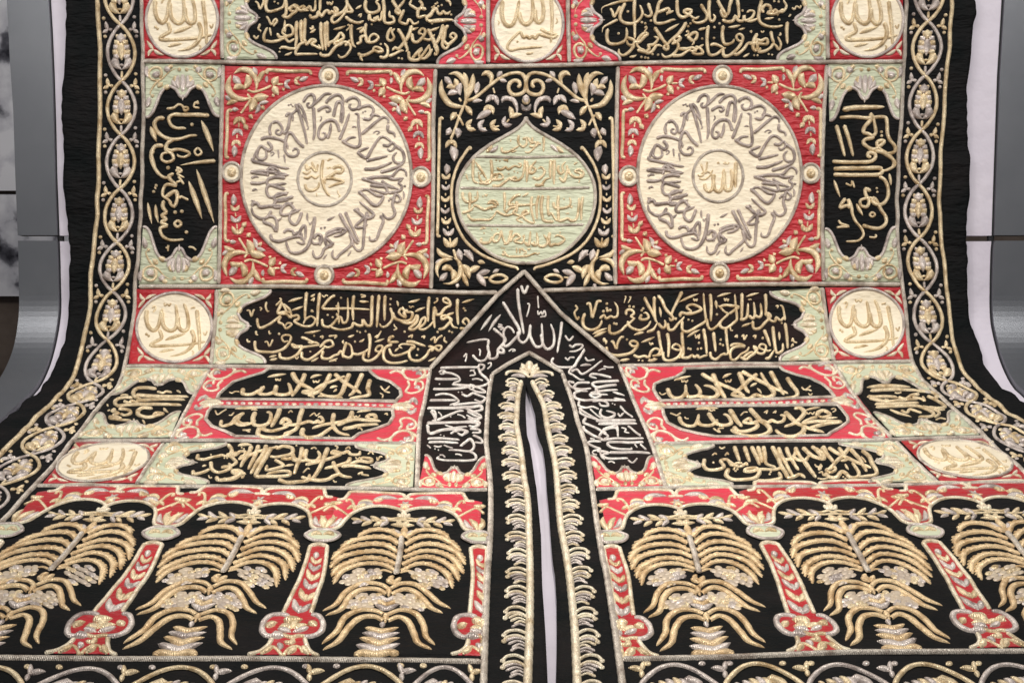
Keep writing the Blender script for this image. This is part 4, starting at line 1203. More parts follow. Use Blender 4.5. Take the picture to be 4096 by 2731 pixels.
# upper right field
txt('t2', 2400, 0, """Gs30 15 125 20 75 90 45 200 15 310 0
Gn26 90 80 110 110 125 155 150 120 170 80 180 60
Gs28 18 300 30 250 90 215 160 180
Gd26 248 110 165 305 375 205 405 215 455 190
G32 228 30 200 80 180 140 190 190 240 215 310 210 360 170 380 120 360 60 350 50
G32 310 -10 305 120 310 240 312 350
G30 430 30 445 80 460 130 430 155 390 130
G32 560 -10 525 40 510 110 490 160 500 210 570 210 640 185 680 180
G30 510 120 560 100 610 80 620 110 590 130 640 110 660 100
G32 690 0 690 60 700 130 740 160 790 140 820 100 780 90 750 110 800 140 850 170 890 150
G30 900 40 930 90 960 140 940 190 870 210 830 190 850 170
G32 980 0 975 100 985 180 1010 195 1030 160 1010 130
G32 1050 0 1080 60 1110 110 1130 150 1100 150 1080 100 1110 90
G32 1180 -10 1160 60 1150 120 1130 150
G30 1090 180 1140 200 1190 190 1210 150 1240 190 1280 190 1290 140 1300 190 1360 160 1380 110 1340 100 1310 120
G32 1230 -10 1240 80 1245 170
Gt22 1310 200 1370 190 1420 165
G32 1450 0 1430 80 1420 160 1440 210 1500 240 1580 245 1640 230
G30 1470 120 1450 90 1480 50 1520 60 1530 100 1500 120 1560 130 1600 110 1640 110 1670 60 1650 20 1640 0
G26 1540 120 1570 90 1600 120 1630 90 1660 100
Gd24 1275 100 1590 135 1605 180 1070 215 1560 15 1600 20
Gt18 1470 175 1520 170 1560 160
Gn18 1720 70 1740 90 1760 60 1790 75 1800 50
Gn14 1690 155 1710 130 1700 150
G34 1680 195 1672 280 1678 400
G32 70 260 60 330 80 390 150 400 220 370 240 310 235 250
G30 240 340 270 350 310 370 290 410 250 400 240 360
G30 310 400 270 460 210 500 170 480 170 440
G30 300 380 350 380 400 330 430 310 400 300 350 340 330 400 360 440 400 450
G30 330 450 400 470 440 440 430 410 480 400 520 350 480 330
G30 380 450 430 480 470 460 510 410 560 420
G34 485 245 530 310 570 370 610 420 600 450 570 430 600 390
G34 775 200 740 260 690 320 630 370 600 410
G30 640 400 700 370 720 340 680 330 660 360 700 400 690 450 640 500 580 515 550 480
G28 700 440 780 440 830 430 860 460 800 460
G30 640 500 720 500 770 470 820 440
G28 780 350 830 300 870 300 860 350 820 370 790 330 840 380 820 410
Gn18 770 290 790 280 790 310 760 325
G28 850 420 900 440 920 480 870 490 830 470 900 420 930 400
Gd24 915 350 405 520 430 525 370 515 470 490 520 495 1020 345 810 215 790 240
G32 970 230 960 320 960 400 980 490 1040 490 1090 450 1130 430
G30 985 410 1030 400 1100 430 1110 440
G32 1105 230 1095 310 1110 390 1150 400 1190 380 1200 350
G30 1100 440 1110 500 1160 500 1220 450 1260 400 1280 340 1250 310 1220 330 1240 370 1280 370
G28 1190 480 1230 490 1290 440 1330 390 1400 400 1330 400
G32 1410 300 1380 360 1370 430 1400 460 1410 410 1400 360 1440 370 1490 350 1500 390 1470 400 1330 385
G28 1440 430 1420 470 1480 460 1530 430 1550 400 1580 420 1600 450 1620 400 1590 330
G30 1530 280 1540 340 1560 400
Gt22 880 270 920 262 950 250
Gt22 580 290 650 250 710 215
Gt20 1145 250 1200 245 1260 230
Gt18 1280 515 1310 500 1340 480
Gt18 260 515 300 510 330 495
Gn16 1340 290 1360 280 1350 300
Gn16 1440 280 1455 295 1470 280
Gn16 1610 295 1620 315 1600 320
Gd20 1380 500 1410 500 1510 490 1540 495
Gn16 400 260 410 240 420 255 395 290
Gt16 1240 270 1270 265 1300 255
Gt16 1010 250 1030 245 1020 260""")
# upright field, left (script running downwards)
txt('t3', 0, 0, """Gn24 1495 978 1560 968 1600 940 1640 955 1655 995 1685 985 1680 965 1645 965
Gn20 1770 905 1780 935 1755 920 1740 960 1790 972
G36 1880 1040 1780 1032 1640 1032 1560 1030 1515 1060 1530 1120 1580 1150 1640 1150 1670 1155
G36 1480 1062 1420 1065 1385 1110 1410 1180 1470 1230 1540 1250 1620 1245 1700 1220 1770 1215
G30 1500 1290 1490 1330 1530 1350 1600 1340 1680 1360 1700 1385 1650 1410 1600 1400 1590 1380
G32 1560 1250 1500 1290 1490 1350 1540 1380 1555 1430 1500 1455 1450 1430 1460 1380 1520 1370
Gt38 1350 1135 1375 1200 1405 1275
Gt38 1805 1080 1860 1210 1915 1360
Gd34 1720 1118
Gcn22 1775 1330 1745 1360 1770 1395 1808 1370
G36 1470 1310 1400 1310 1360 1370 1370 1440 1395 1520 1430 1580""")
txt('t3', 0, 600, """Gs36 1615 140 1740 118 1860 105 1935 100
G34 1380 0 1355 60 1380 150 1430 220 1480 250 1540 245
Gd38 1508 162
G26 1570 180 1600 190 1590 160 1630 190 1590 215 1655 250
Gn22 1580 290 1620 275 1600 240 1650 310
Gt36 1762 175 1840 410 1920 655
Gt38 1692 280 1750 440 1812 620
Gd30 1400 320 1378 375
G20 1385 330 1400 355
G32 1560 210 1510 240 1540 280 1580 320 1500 310 1465 350 1460 410 1500 440 1545 480
G36 1480 430 1570 370 1590 430 1560 510 1510 460
G34 1470 450 1460 510 1490 560 1450 590 1490 620 1445 650 1500 680 1440 700 1450 760 1500 800 1570 810 1650 800
Gn24 1610 440 1620 420 1650 430 1690 450
Gd36 1570 560 1630 552 1672 738
Gcn28 1594 635 1565 662 1594 692 1625 662
Gt24 1325 470 1340 560 1362 665
Gt26 1395 490 1400 570 1420 655
Gn18 1485 870 1500 880 1510 850 1505 910
Gn20 1690 870 1730 875 1760 900""")
# upright field, right
txt('t4', 3096, 0, """G40 610 988 700 970 800 965 990 962
Gn34 585 1058 700 1050 840 1060 960 1050 1000 1060 1010 1110 1015 1200 1040 1260 1080 1310 1080 1360 1020 1380 960 1370
G36 870 1010 860 1080 810 1140 800 1190 840 1200 880 1220 910 1190 900 1120 880 1020
G34 900 1220 870 1240 820 1250 800 1280 840 1320 900 1340 960 1300 990 1270 960 1260 920 1280 940 1330 1000 1370 1050 1410 1070 1460 1050 1510 1000 1520
G36 555 1120 590 1240 635 1405
G36 625 1120 670 1250 710 1405
Gd28 960 1185 962 1220
Gn34 520 1448 650 1455 780 1455 860 1450 905 1420 900 1380 850 1370 840 1400 870 1410
Gn34 530 1515 650 1510 800 1510 930 1505 970 1520
Gn34 530 1565 660 1570 800 1570 940 1565 980 1520""")
txt('t4', 3096, 600, """G34 900 10 960 20 1030 60 1080 110 1070 150 1000 185 960 180
Gn34 940 240 990 270 1020 340 1020 420 980 480 920 490 880 460 890 430 920 460 960 540 1000 600 1000 660 950 700 880 700 790 675
Gt22 1030 210 1040 260 1048 320
Gt24 535 270 560 340 590 425
Gn20 640 300 690 320 700 280 720 340
Gd24 920 345 925 378
G32 870 370 820 350 820 400 850 460 830 510 780 500 770 460 800 440 870 430 910 460
G30 640 430 600 490 590 520 650 500 680 520 660 440 690 500 700 570 730 640 780 700 800 760 760 810 700 820 640 820
Gt26 735 480 760 530 795 590
Gcn22 878 560 858 582 880 600 905 580
Gn24 575 630 600 660 670 685 610 690 560 695
Gn20 850 780 900 785 915 770 900 760""")
# wide middle-left field
txt('t5', 900, 1100, wm=.9, data="""Gn22 195 320 220 320 238 370 255 320 270 315
Gn18 310 290 330 300 315 320
G24 375 240 365 280 380 325 400 320
Gn22 490 205 505 225 480 250 455 275
G30 515 240 490 290 475 340 550 350 590 380 580 310 520 260 545 310 560 370
G28 480 340 550 330 600 340
G28 290 385 295 440 320 475 400 440 460 395 500 370 480 420 520 440 550 480 600 440 560 430 540 460
Gt24 565 240 630 220 700 200
Gt22 600 315 650 300 705 280
G28 600 370 650 360 660 390 620 410 660 440 720 460 780 450 810 400 770 370 720 400 700 440
G34 732 150 722 260 715 400
G34 850 155 835 300 825 460
Gt20 765 195 790 185 808 168
Gn16 770 230 800 210 790 240 800 200
G22 770 310 790 330 765 325
Gn16 870 180 890 200 905 180 925 190
G28 990 180 940 210 890 270 880 300 960 305 1100 300 1300 310
G28 870 390 880 450 940 460 1010 390 1040 380 1060 430 1100 390 1100 200
Gt22 1015 240 1015 300 1020 350
G30 1000 340 1020 390 1020 440
G34 1155 180 1145 300 1150 410
Gd24 1040 205 920 360 965 380 1000 280
Gn20 1215 175 1260 190 1220 200
Gt20 1200 235 1240 240 1290 238
G34 1320 180 1315 300 1310 440 1270 450 1235 400 1230 450 1190 450 1150 430 1130 470 1040 490 960 470 950 450
G34 1380 175 1370 320 1360 470
G34 1435 180 1430 300 1430 410
Gd24 1485 215 1480 265 1185 505 1210 515 1260 505
G28 1480 290 1500 360 1490 410 1440 460 1400 460 1385 430
Gt20 1540 230 1550 260 1552 285
G30 1500 330 1530 390 1600 410 1660 400 1680 340 1630 330 1580 300 1560 340 1620 380 1590 280
G28 1640 310 1600 340 1620 370
Gn16 1650 275 1665 295 1680 280 1695 290
Gt22 1640 245 1700 235 1750 215
Gt22 1700 330 1740 310 1795 290
G30 1560 400 1620 430 1680 420 1720 360 1725 400 1700 440 1650 480 1690 490 1740 450 1760 400 1795 380 1790 430 1740 480 1780 490 1830 460 1870 410
G34 1830 190 1820 300 1820 420
G34 1880 280 1870 380 1880 480
Gn20 1870 255 1900 235 1905 210 1890 215
G32 1890 300 1890 350 1930 350 1970 300 2020 270 2000 220 1960 210 1960 240 2010 260
G30 1910 490 1960 480 2000 440 2030 400 1990 380 1950 400 1940 370 2000 370 2040 460 2090 480
G34 2085 210 2080 320 2090 450
G30 2100 480 2160 480 2190 430 2160 390 2130 420 2160 450
Gt22 1985 355 2020 350 2055 335
Gt22 2120 250 2170 235 2235 215
Gd26 2153 320 2140 300 1610 510 1905 515 2010 510 2035 520
Gn16 1515 440 1520 460 1540 480 1510 495
G24 280 500 280 530 300 540
Gn18 395 500 400 530 415 520
Gn20 200 575 205 600 230 600
G30 270 590 270 640 290 680 370 690 450 690 530 660 580 600 590 550 540 540 510 560 530 600 570 590
Gn20 355 605 380 600 400 640 430 580
Gd28 485 530
G28 490 700 500 740 570 750 640 720 680 670 690 640 640 640 600 620 620 650 680 650 760 640 850 630
G28 680 560 720 570 780 600 850 620
Gd24 800 548 765 690 1165 600
G30 690 690 690 740 740 760 800 730 860 680 900 640
G28 850 650 900 600 950 590 970 630 920 650 880 630
G30 880 680 870 740 930 750 980 720 1010 710 1040 680 1060 740
G30 1090 600 1060 690 1060 720 1110 740 1140 710 1130 640 1095 610
G28 1140 700 1190 710 1250 690 1290 660
G34 1290 520 1300 600 1285 740
G30 1250 690 1240 750 1290 770 1350 740 1400 680 1410 640 1370 640 1350 680 1400 690
Gt20 1100 555 1130 550 1160 535
Gn18 1050 610 1060 590 1060 620
Gn20 930 550 1000 545 980 570
Gt18 1200 600 1230 590 1250 570
Gt20 710 520 780 515 860 495
Gt18 740 605 780 610 830 600
Gn18 850 560 880 550 870 575
Gt18 1340 600 1380 590 1430 570
Gn18 1340 560 1370 540 1360 570 1400 500
G30 1520 550 1480 560 1470 600 1520 600 1560 600
G30 1500 620 1440 650 1420 700 1430 760 1480 790 1560 790 1640 770
G26 1470 660 1500 720 1560 720 1640 690 1700 640 1600 620 1560 640 1590 660
G28 1620 600 1680 600 1740 620 1800 640
G30 1680 640 1650 700 1670 760 1740 770 1800 730 1830 680 1860 660 1830 640 1870 650 1920 680 1940 640 1890 640 1850 690
Gn22 1840 590 1880 560 1880 610 1910 570 1950 545
Gn22 1970 560 1965 590 1990 610
Gn18 1640 560 1680 540 1670 570
Gn18 1760 560 1790 550 1780 575
Gd26 1720 725 1730 670
Gt18 1820 775 1860 760 1890 740
Gt18 770 775 800 765 840 740
Gt18 930 775 970 765 1010 745
Gt18 400 760 440 755 470 745
Gt16 395 735 430 728 465 720
Gn14 630 740 645 755 660 735
Gt16 1520 690 1540 670 1560 655
Gd20 1420 720 990 770""")
# wide middle-right field
txt('t6', 2300, 1100, wm=.9, data="""Gn24 0 270 20 300 -5 340 20 400 35 370
G34 90 340 70 400 80 460 130 490 190 480 230 440 240 400
Gn30 100 265 130 255 145 320 155 380 180 300 200 240 240 235
G28 220 390 260 360 280 390 320 370 350 380 380 360 380 290 350 240
Gd32 285 258 255 325 290 320 285 300 315 315
G30 310 440 310 510 350 525 410 500 450 460 500 420 540 380
Gn14 445 195 458 190 450 215 440 250
Gn14 485 200 500 195 495 215 475 250
Gd28 488 280 525 285 350 435 370 440
G30 460 360 460 320 500 310 530 340 500 370 540 390
G28 470 410 490 460 540 490 590 495 650 460 680 410
G30 600 350 580 390 620 400 660 380 640 340 610 340
Gd28 597 318 610 300
Gt24 155 530 220 500 290 475
Gt24 165 555 230 525 285 500
Gt22 525 540 570 525 620 515
G34 620 195 650 260 690 330 725 405
G34 710 190 710 300 720 400 740 430
Gs34 740 420 700 490 640 515
G34 740 180 780 230 810 300 860 360 880 390 860 410 840 380
G34 960 145 920 230 880 310 860 370
Gt20 755 285 765 330 770 380
G30 740 430 790 480 810 440 800 400
G30 830 430 840 490 880 490 920 440 960 400 980 370
Gt22 930 245 1010 205 1110 165
G32 940 380 950 340 1010 350 1070 340 1130 310 1100 280 1040 265 1000 290 1040 330 980 350
Gn16 1060 210 1070 235 1080 215 1090 235 1095 210
G30 960 410 960 490 1000 510 1050 490 1100 460 1150 430 1170 400 1160 300 1150 160
Gd24 1015 405 1050 415
G28 1180 390 1190 460 1220 490 1270 460 1320 400 1370 350 1340 330 1280 270
Gn30 1290 290 1340 270 1400 275 1465 285 1420 320 1380 350
G34 1210 165 1220 280 1215 420
Gt24 1260 225 1265 270 1270 305
Gd26 1270 355
Gt20 1270 195 1330 175 1400 160
Gn16 1335 205 1345 235 1355 210 1370 235 1375 210
G30 1300 410 1300 460 1350 480 1420 430 1450 390 1440 290 1430 170
G34 1495 160 1495 260 1490 400 1480 380
Gt20 1530 195 1590 175 1650 160
Gn14 1550 215 1560 225 1570 215 1580 225
G30 1480 390 1500 400 1540 370 1550 250
G30 1555 360 1590 390 1610 350 1600 240
G30 1610 360 1650 380 1670 340 1660 250
G34 1705 165 1710 270 1705 370
G30 1590 410 1600 480 1650 480 1700 430 1750 370 1720 340 1740 400 1790 420 1800 380 1840 410 1870 380 1880 400 1860 290 1830 270
Gn16 1795 280 1820 275 1810 300
Gt22 1490 465 1530 450 1580 430
Gd22 1850 435 1880 440
Gn20 890 400 905 385 900 410
Gn16 1390 470 1395 500 1415 500
G32 260 560 265 590 280 590 275 620
G34 280 640 290 690 340 720 420 720 500 700 550 650 560 610 520 590 490 610 520 640 560 630
Gn28 320 600 340 595 355 630 370 660 385 600 410 560 440 555
Gt22 590 605 660 580 715 555
Gn16 665 605 680 630 690 610 700 625
G28 520 720 570 740 620 730 660 740 680 690 720 660 760 680 740 720 690 730 760 720 780 700
G32 745 500 760 600 785 700 800 690
Gd24 465 580 570 770 605 775
G30 785 700 800 760 860 770 920 740 950 690 940 640 900 620 870 650 910 670 950 670
G34 825 520 840 610 835 740
G34 955 510 965 620 970 700 960 740 1010 745 1050 720 1070 740 1100 720 1110 745 1150 730 1190 720
G34 1150 480 1170 590 1180 710
Gt22 1000 560 1060 520 1120 490
Gn16 1075 535 1085 570 1100 540 1110 575 1115 530
Gd26 1110 610 1015 660 1035 665 1100 665 1130 660
G30 1210 690 1220 740 1260 760 1310 720 1350 700
G34 1240 510 1250 600 1260 690
G30 1350 480 1360 590 1370 700 1330 720
Gd26 1305 580 1300 620 1325 630
G30 1390 640 1420 620 1480 620 1520 640 1460 640 1410 660 1390 700 1400 760 1440 760 1490 710 1540 680 1560 640
G28 1480 740 1530 760 1570 730 1610 700 1630 660 1600 640 1640 700 1690 700 1710 640 1670 620 1650 650 1720 680 1760 670
G28 1500 750 1560 700 1600 690
Gn20 1430 560 1450 540 1450 565
Gn20 1490 555 1510 540 1515 580 1540 540
Gn20 1590 555 1620 545 1610 575
Gd26 1680 570 670 765 710 755 1520 700
G34 1690 490 1720 560 1750 640
Gs34 1790 660 1740 740 1700 750
G34 1770 460 1780 560 1800 680 1820 700 1860 670 1860 610
G34 1880 430 1895 540 1905 660
Gt20 1825 510 1830 560 1830 590
Gn18 1940 600 1950 570 1960 600 1990 610
Gn16 1935 650 1950 620 1955 640
Gt20 400 770 440 765 490 755
Gt20 650 770 680 770 740 755
Gn14 930 730 935 750 940 740
Gd20 1800 735 1830 740""")
# green medallion, four lines
txt('onion', 1700, 500, """G24 1062 105 1065 170 1060 245
G24 840 90 835 150 850 180 880 200 910 170 900 120 870 130
G22 870 130 920 120 950 160 990 160 985 200 930 250 890 240
G24 690 200 690 240 740 245 800 215 845 190
G22 930 190 980 200 1020 170 1040 180 1000 150
G20 960 110 960 150 940 180
Gt30 545 250 590 210 600 180
St30 575 250 640 210 650 180
St30 1120 180 1170 220 1190 250
Gt30 1180 190 1210 230 1245 250
G14 765 130 770 160
Gt14 770 250 800 240 825 230
G28 435 300 430 400 435 500 480 525
Gt22 450 330 500 400 560 500
G28 590 310 600 400 590 500 550 530 500 500 480 440
G26 480 525 530 520 570 500 620 490 650 450 610 450 600 490 680 490 700 470 680 440 640 440
G24 645 380 660 400 690 400 720 380 750 400 800 370 850 380 860 350 830 350
G26 600 545 660 550 720 510 760 480 800 500 850 490 880 440 895 310
G30 910 320 915 430 910 520
G26 760 500 800 470 830 490
Gd18 640 320 670 325 740 330 800 420 830 430 480 430 500 440 1060 545 750 440
G26 950 360 940 430 970 430 990 400 960 370 1000 320
G26 960 470 1010 490 1060 450 1070 410 1040 380 1010 400
G26 980 540 1040 540 1080 490 1120 480
G28 1130 310 1120 400 1125 490
G30 1160 310 1155 420 1155 540
G26 1200 360 1190 400 1210 440 1240 420 1230 370 1260 330
G26 1200 470 1240 510 1260 470 1280 400 1300 440 1340 470 1400 470 1420 430 1380 400 1340 420 1390 440 1390 480
G22 1270 360 1280 420
Gt16 1330 360 1350 345 1370 335
Gn12 1380 490 1385 510 1370 520
Gt14 370 440 375 470 390 500
Gt16 700 310 720 320 750 310
G26 340 600 340 650 370 690 430 690 470 660 470 590
G30 400 600 405 680 395 760
G26 430 720 470 730 530 760 590 740 640 730 600 700 550 710
G26 330 790 370 780 420 760 430 730
G24 560 710 600 680 640 690 660 730
G24 380 800 420 850 500 850 580 850 620 810 640 770
G26 710 600 715 690 710 780
G24 640 770 690 800 750 810 800 790
G26 860 630 810 640 760 690 760 720 850 720 990 715
G24 720 790 760 750 820 740 790 790 850 820 820 850 880 880
G28 820 680 825 740 820 790
G26 960 640 950 720 960 800 980 870
G26 840 830 900 800 930 790 900 770 870 800 900 850 960 880 990 870
G26 1020 630 1000 720 1005 850
Gd18 785 705 880 640 1245 665 690 850 600 760 450 650 520 640
G30 1055 630 1040 720 1050 820 1070 860 1150 870 1100 860
G26 1105 630 1100 730 1110 810 1130 790 1170 850 1200 860
G26 1150 690 1160 740 1220 750 1290 730 1305 680 1290 650
G28 1195 630 1190 720 1195 800 1200 860 1250 850 1280 840 1310 860 1350 850 1370 790 1380 650
G28 1415 640 1400 740 1400 860
Gn12 1260 790 1270 800 1280 790 1290 800
Gn14 1300 745 1320 730 1310 750
G18 535 620 550 640 560 615
Gt16 930 610 900 630 880 645
G26 510 1010 500 1050 540 1060 580 1050 600 1010 620 1050 660 1030 670 980 630 980 610 1020
G24 680 940 690 990 720 1060 760 1060
G26 780 940 760 1000 740 1060 700 1070
G24 760 1050 790 1000 820 980 850 1010 800 1040 850 1060 880 1050 890 990 870 1010
G26 890 1050 930 1080 940 1010 945 950
G26 950 1060 990 1080 1010 1050 1000 960
G26 1010 1080 1060 1090 1100 1050 1060 980
G28 1120 960 1110 1010 1120 1080 1160 1070 1200 1070 1250 1030 1220 1000 1180 990 1160 1010
Gd18 1210 965 530 970 600 940 650 935 760 960 980 1050
Gt16 490 940 520 925 550 930
Gn16 820 1100 822 1150
Gn16 845 1105 850 1150
Gn16 850 1110 865 1120 875 1100
Gn16 885 1110 880 1130 900 1130 905 1150 880 1155
Gn16 920 1105 930 1120 945 1105
G22 690 1150 700 1165 720 1150 700 1130 740 1175 790 1180 860 1180 920 1175 960 1160 990 1150 1010 1160 1030 1140
Gd16 690 1105 710 1110""", lift=.006)
# ---------------------------------------------------------------- red panels with two stacked dark cartouches each
def red_double(key, corners, up, lo, div_t, div_b, lab):
    patch(key, 'red_panel', corners, 'lit_red', off=.003, label=lab)
    for nm, P in (('u', up), ('l', lo)):
        patch(key + nm, 'dark_cartouche', P, 'black', off=.0052)
        stroke(P, 15, 'C', 'edging', key, lift=.0055, closed=True, hf=.45, straight=True)
    stroke(div_t, 15, 'C', 'edging', key, lift=.006); stroke(div_b, 15, 'C', 'edging', key, lift=.006)
    t, b = np.array(div_t, float), np.array(div_b, float)
    for i in range(1, 25):
        x = (t[0, 0] + b[0, 0]) / 2 + (t[-1, 0] - t[0, 0]) * i / 25
        y = (np.interp(x, t[:, 0], t[:, 1]) + np.interp(x, b[:, 0], b[:, 1])) / 2
        blob((x, y), 11, 4.2, 'SP'[i % 2], 'leaf', key, lift=.004, sides=8)
REDORN = """G24 1440 895 1500 875 1560 895 1600 935 1660 955 1720 945 1760 900 1745 865 1700 870
Gt22 1800 900 1750 935 1700 955
G22 1620 965 1640 1005 1618 1045 1660 1065 1720 1055 1765 1020 1750 975 1700 970 1690 1000
St34 1680 900 1710 885 1735 910
St30 1640 870 1700 850 1745 865
Gt24 1570 900 1560 870 1600 850
St30 1690 1020 1720 1010 1735 1030
Sv70 1700 1115 180
Gt34 1510 1172 1600 1160 1720 1172
Gt26 1600 1165 1650 1140 1700 1130"""
def side_orn(key, A, B, C, D):
    f = quad(A, B, C, D)
    for sg in (1, -1):
        Tile(0, 0, 2.24 / 1.1, key, 'scroll', vis=.6, fx=lambda r, sg=sg: f(np.c_[(1790 - r[:, 0]) / 500, sg * (r[:, 1] - 1175) / 315])).draw(REDORN, swap={'G': 'P', 'S': 'S'}, lift=.004)
red_double('d1', [(843, 1474), (1716, 1480), (1662, 1772), (690, 1752)],
    [(868, 1602), (876, 1580), (905, 1553), (935, 1530), (1000, 1508), (1052, 1492), (1076, 1476), (1280, 1480), (1478, 1484), (1484, 1492), (1512, 1515), (1561, 1533), (1601, 1560), (1605, 1585), (1583, 1606), (1200, 1603)],
    [(848, 1632), (832, 1652), (823, 1680), (848, 1707), (902, 1729), (944, 1748), (1200, 1752), (1409, 1758), (1436, 1738), (1507, 1720), (1556, 1698), (1574, 1668), (1570, 1642), (1200, 1636)],
    [(862, 1602), (1100, 1603), (1350, 1606), (1590, 1610)], [(850, 1630), (1100, 1631), (1350, 1634), (1580, 1640)], 'red panel left of the slit, brighter light painted into its red, with two stacked dark cartouches')
red_double('d2', [(2486, 1472), (3332, 1458), (3556, 1752), (2612, 1774)],
    [(2644, 1604), (2628, 1587), (2614, 1562), (2618, 1542), (2648, 1526), (2702, 1511), (2735, 1490), (2738, 1476), (2930, 1472), (3118, 1468), (3136, 1484), (3185, 1502), (3243, 1515), (3292, 1538), (3319, 1564), (3338, 1592), (3000, 1598)],
    [(2650, 1633), (2655, 1663), (2671, 1694), (2724, 1721), (2791, 1738), (2863, 1752), (3080, 1752), (3310, 1746), (3322, 1736), (3364, 1712), (3392, 1690), (3390, 1671), (3364, 1640), (3352, 1624), (3000, 1628)],
    [(2640, 1606), (2900, 1603), (3150, 1598), (3342, 1594)], [(2650, 1630), (2900, 1627), (3150, 1622), (3352, 1617)], 'red panel right of the slit, brighter light painted into its red, with two stacked dark cartouches')
side_orn('d1', (1716, 1480), (1662, 1770), (1493, 1480), (1439, 1770)); side_orn('d1', (843, 1477), (690, 1750), (1060, 1477), (905, 1750))
side_orn('d2', (2486, 1474), (2610, 1772), (2700, 1474), (2824, 1772)); side_orn('d2', (3332, 1460), (3555, 1750), (3119, 1460), (3342, 1750))
cartouche('n0', [(1728, 1480), (2097, 1104), (2470, 1460), (2530, 1600), (2600, 1770), (2655, 1935), (2378, 1940), (2343, 1779), (2294, 1620), (2250, 1492), (2117, 1420), (1968, 1500), (1954, 1586), (1945, 1750), (1958, 1940), (1668, 1940), (1682, 1712), (1703, 1600)], 'pointed neck field around the slit with pale script', 'umber')
cartouche('c5', [(690, 1778), (1645, 1784), (1640, 1936), (575, 1928)], 'lower left field with two lines of gold script')
cartouche('c6', [(2622, 1784), (3580, 1768), (3730, 1922), (2660, 1944)], 'lower right field with two lines of gold script')
cartouche('s5', [(500, 1480), (832, 1482), (690, 1744), (314, 1748)], 'small field at lower left with slanting gold script')
cartouche('s6', [(3345, 1464), (3648, 1458), (3908, 1734), (3577, 1742)], 'small field at lower right with slanting gold script')
for i in ('b11', 'b12', 'b13', 'b14'): pass
# left, upper cartouche
txt('d1u', 900, 1100, """Gt26 380 920 460 905 550 890
Gn18 455 940 462 960 475 945 490 962 500 940
Gn16 40 1060 65 1070 90 1055 130 1055
G44 165 1025 155 1060 180 1080 240 1080 290 1050 340 1020 350 1000
G44 340 1010 310 1060 330 1080 390 1080 440 1050 470 1000
G46 460 1000 450 1060 480 1085 550 1085 590 1060 580 1000 560 980
G54 605 880 640 950 690 990 750 1020 800 1050
G48 715 890 690 960 640 1040 600 1100
Gt26 765 930 810 910 870 900
Gn18 790 955 800 975 815 960 830 975 850 950
G40 750 1100 800 1060 740 1050 700 1060 760 1075 860 1000 960 960 1080 910
G48 945 890 900 980 850 1050 780 1090 800 1110
G46 985 890 1060 960 1150 1020 1220 1070
G48 1115 890 1080 970 1050 1060 1000 1100 900 1095 850 1070
G48 1230 890 1190 980 1150 1060 1110 1090
G44 1300 950 1280 1020 1290 1080 1200 1100 1110 1115
Gt24 940 1025 980 1010 1010 1005
Gt20 970 1060 990 1050 1000 1030
Gn20 1395 1010 1430 1040 1475 1010
Gn20 1425 1045 1450 1055 1480 1060
Gn18 1410 1110 1415 1085 1390 1065
Gt18 830 1105 855 1100 880 1105
Gt18 1000 1115 1025 1108 1060 1110""", lift=.0055, vis=.5, wm=.9)
txt('d1l', 900, 1600, """Gt24 90 85 200 80 330 75
Gn16 235 100 260 95 290 100
G40 -10 240 60 220 110 180 160 130
G40 130 160 100 210 150 235 220 220 280 190
G46 270 120 250 180 270 230 340 235 400 200 410 130 370 115
G52 490 90 470 150 440 200 415 245
G50 695 95 670 160 655 230 620 280 520 310
G40 500 220 530 180 570 190 580 210 530 230 650 225 750 200 800 210 830 190 850 210 880 190 860 155 830 160
G40 350 240 350 275 420 290 500 270 570 240
G44 310 260 295 310 340 335 430 345 530 330 600 290 660 250
G46 975 130 965 190 975 250 1010 290 1060 310 1120 320
G44 1140 110 1120 160 1080 190 1000 210 880 230 780 260
G48 700 265 690 310 740 340 830 330 900 290 960 250
G40 1010 235 1080 200 1180 180 1280 190 1400 195
G40 1050 270 1130 260 1200 240 1290 230 1380 225
G40 1270 165 1290 140 1340 140 1350 175 1300 180 1270 150
Gn16 1150 145 1160 165 1175 150 1190 165 1210 145
Gt20 1180 115 1240 105 1310 100
Gn18 1430 135 1450 125 1455 145
Gn16 570 130 590 110 605 125
Gn16 760 155 800 130 820 150 850 130
Gn18 160 285 200 285 235 280
Gn16 1190 275 1210 265 1230 285
Gn14 930 325 940 340 960 340
Gn16 40 150 60 150 80 125""", lift=.0055, vis=.5, wm=.9)
txt('d1l', 0, 1600, """Gn18 1930 110 1950 145 1990 120 2030 95
G36 1985 195 1980 235 2030 240 2090 200 2110 170 2180 130 2130 180 2170 215 2240 210
Gt22 2110 85 2200 80 2290 78
Gn18 2170 285 2200 285 2240 300
Gn14 2050 150 2075 150 2090 130""", lift=.0055, vis=.5, wm=.9)
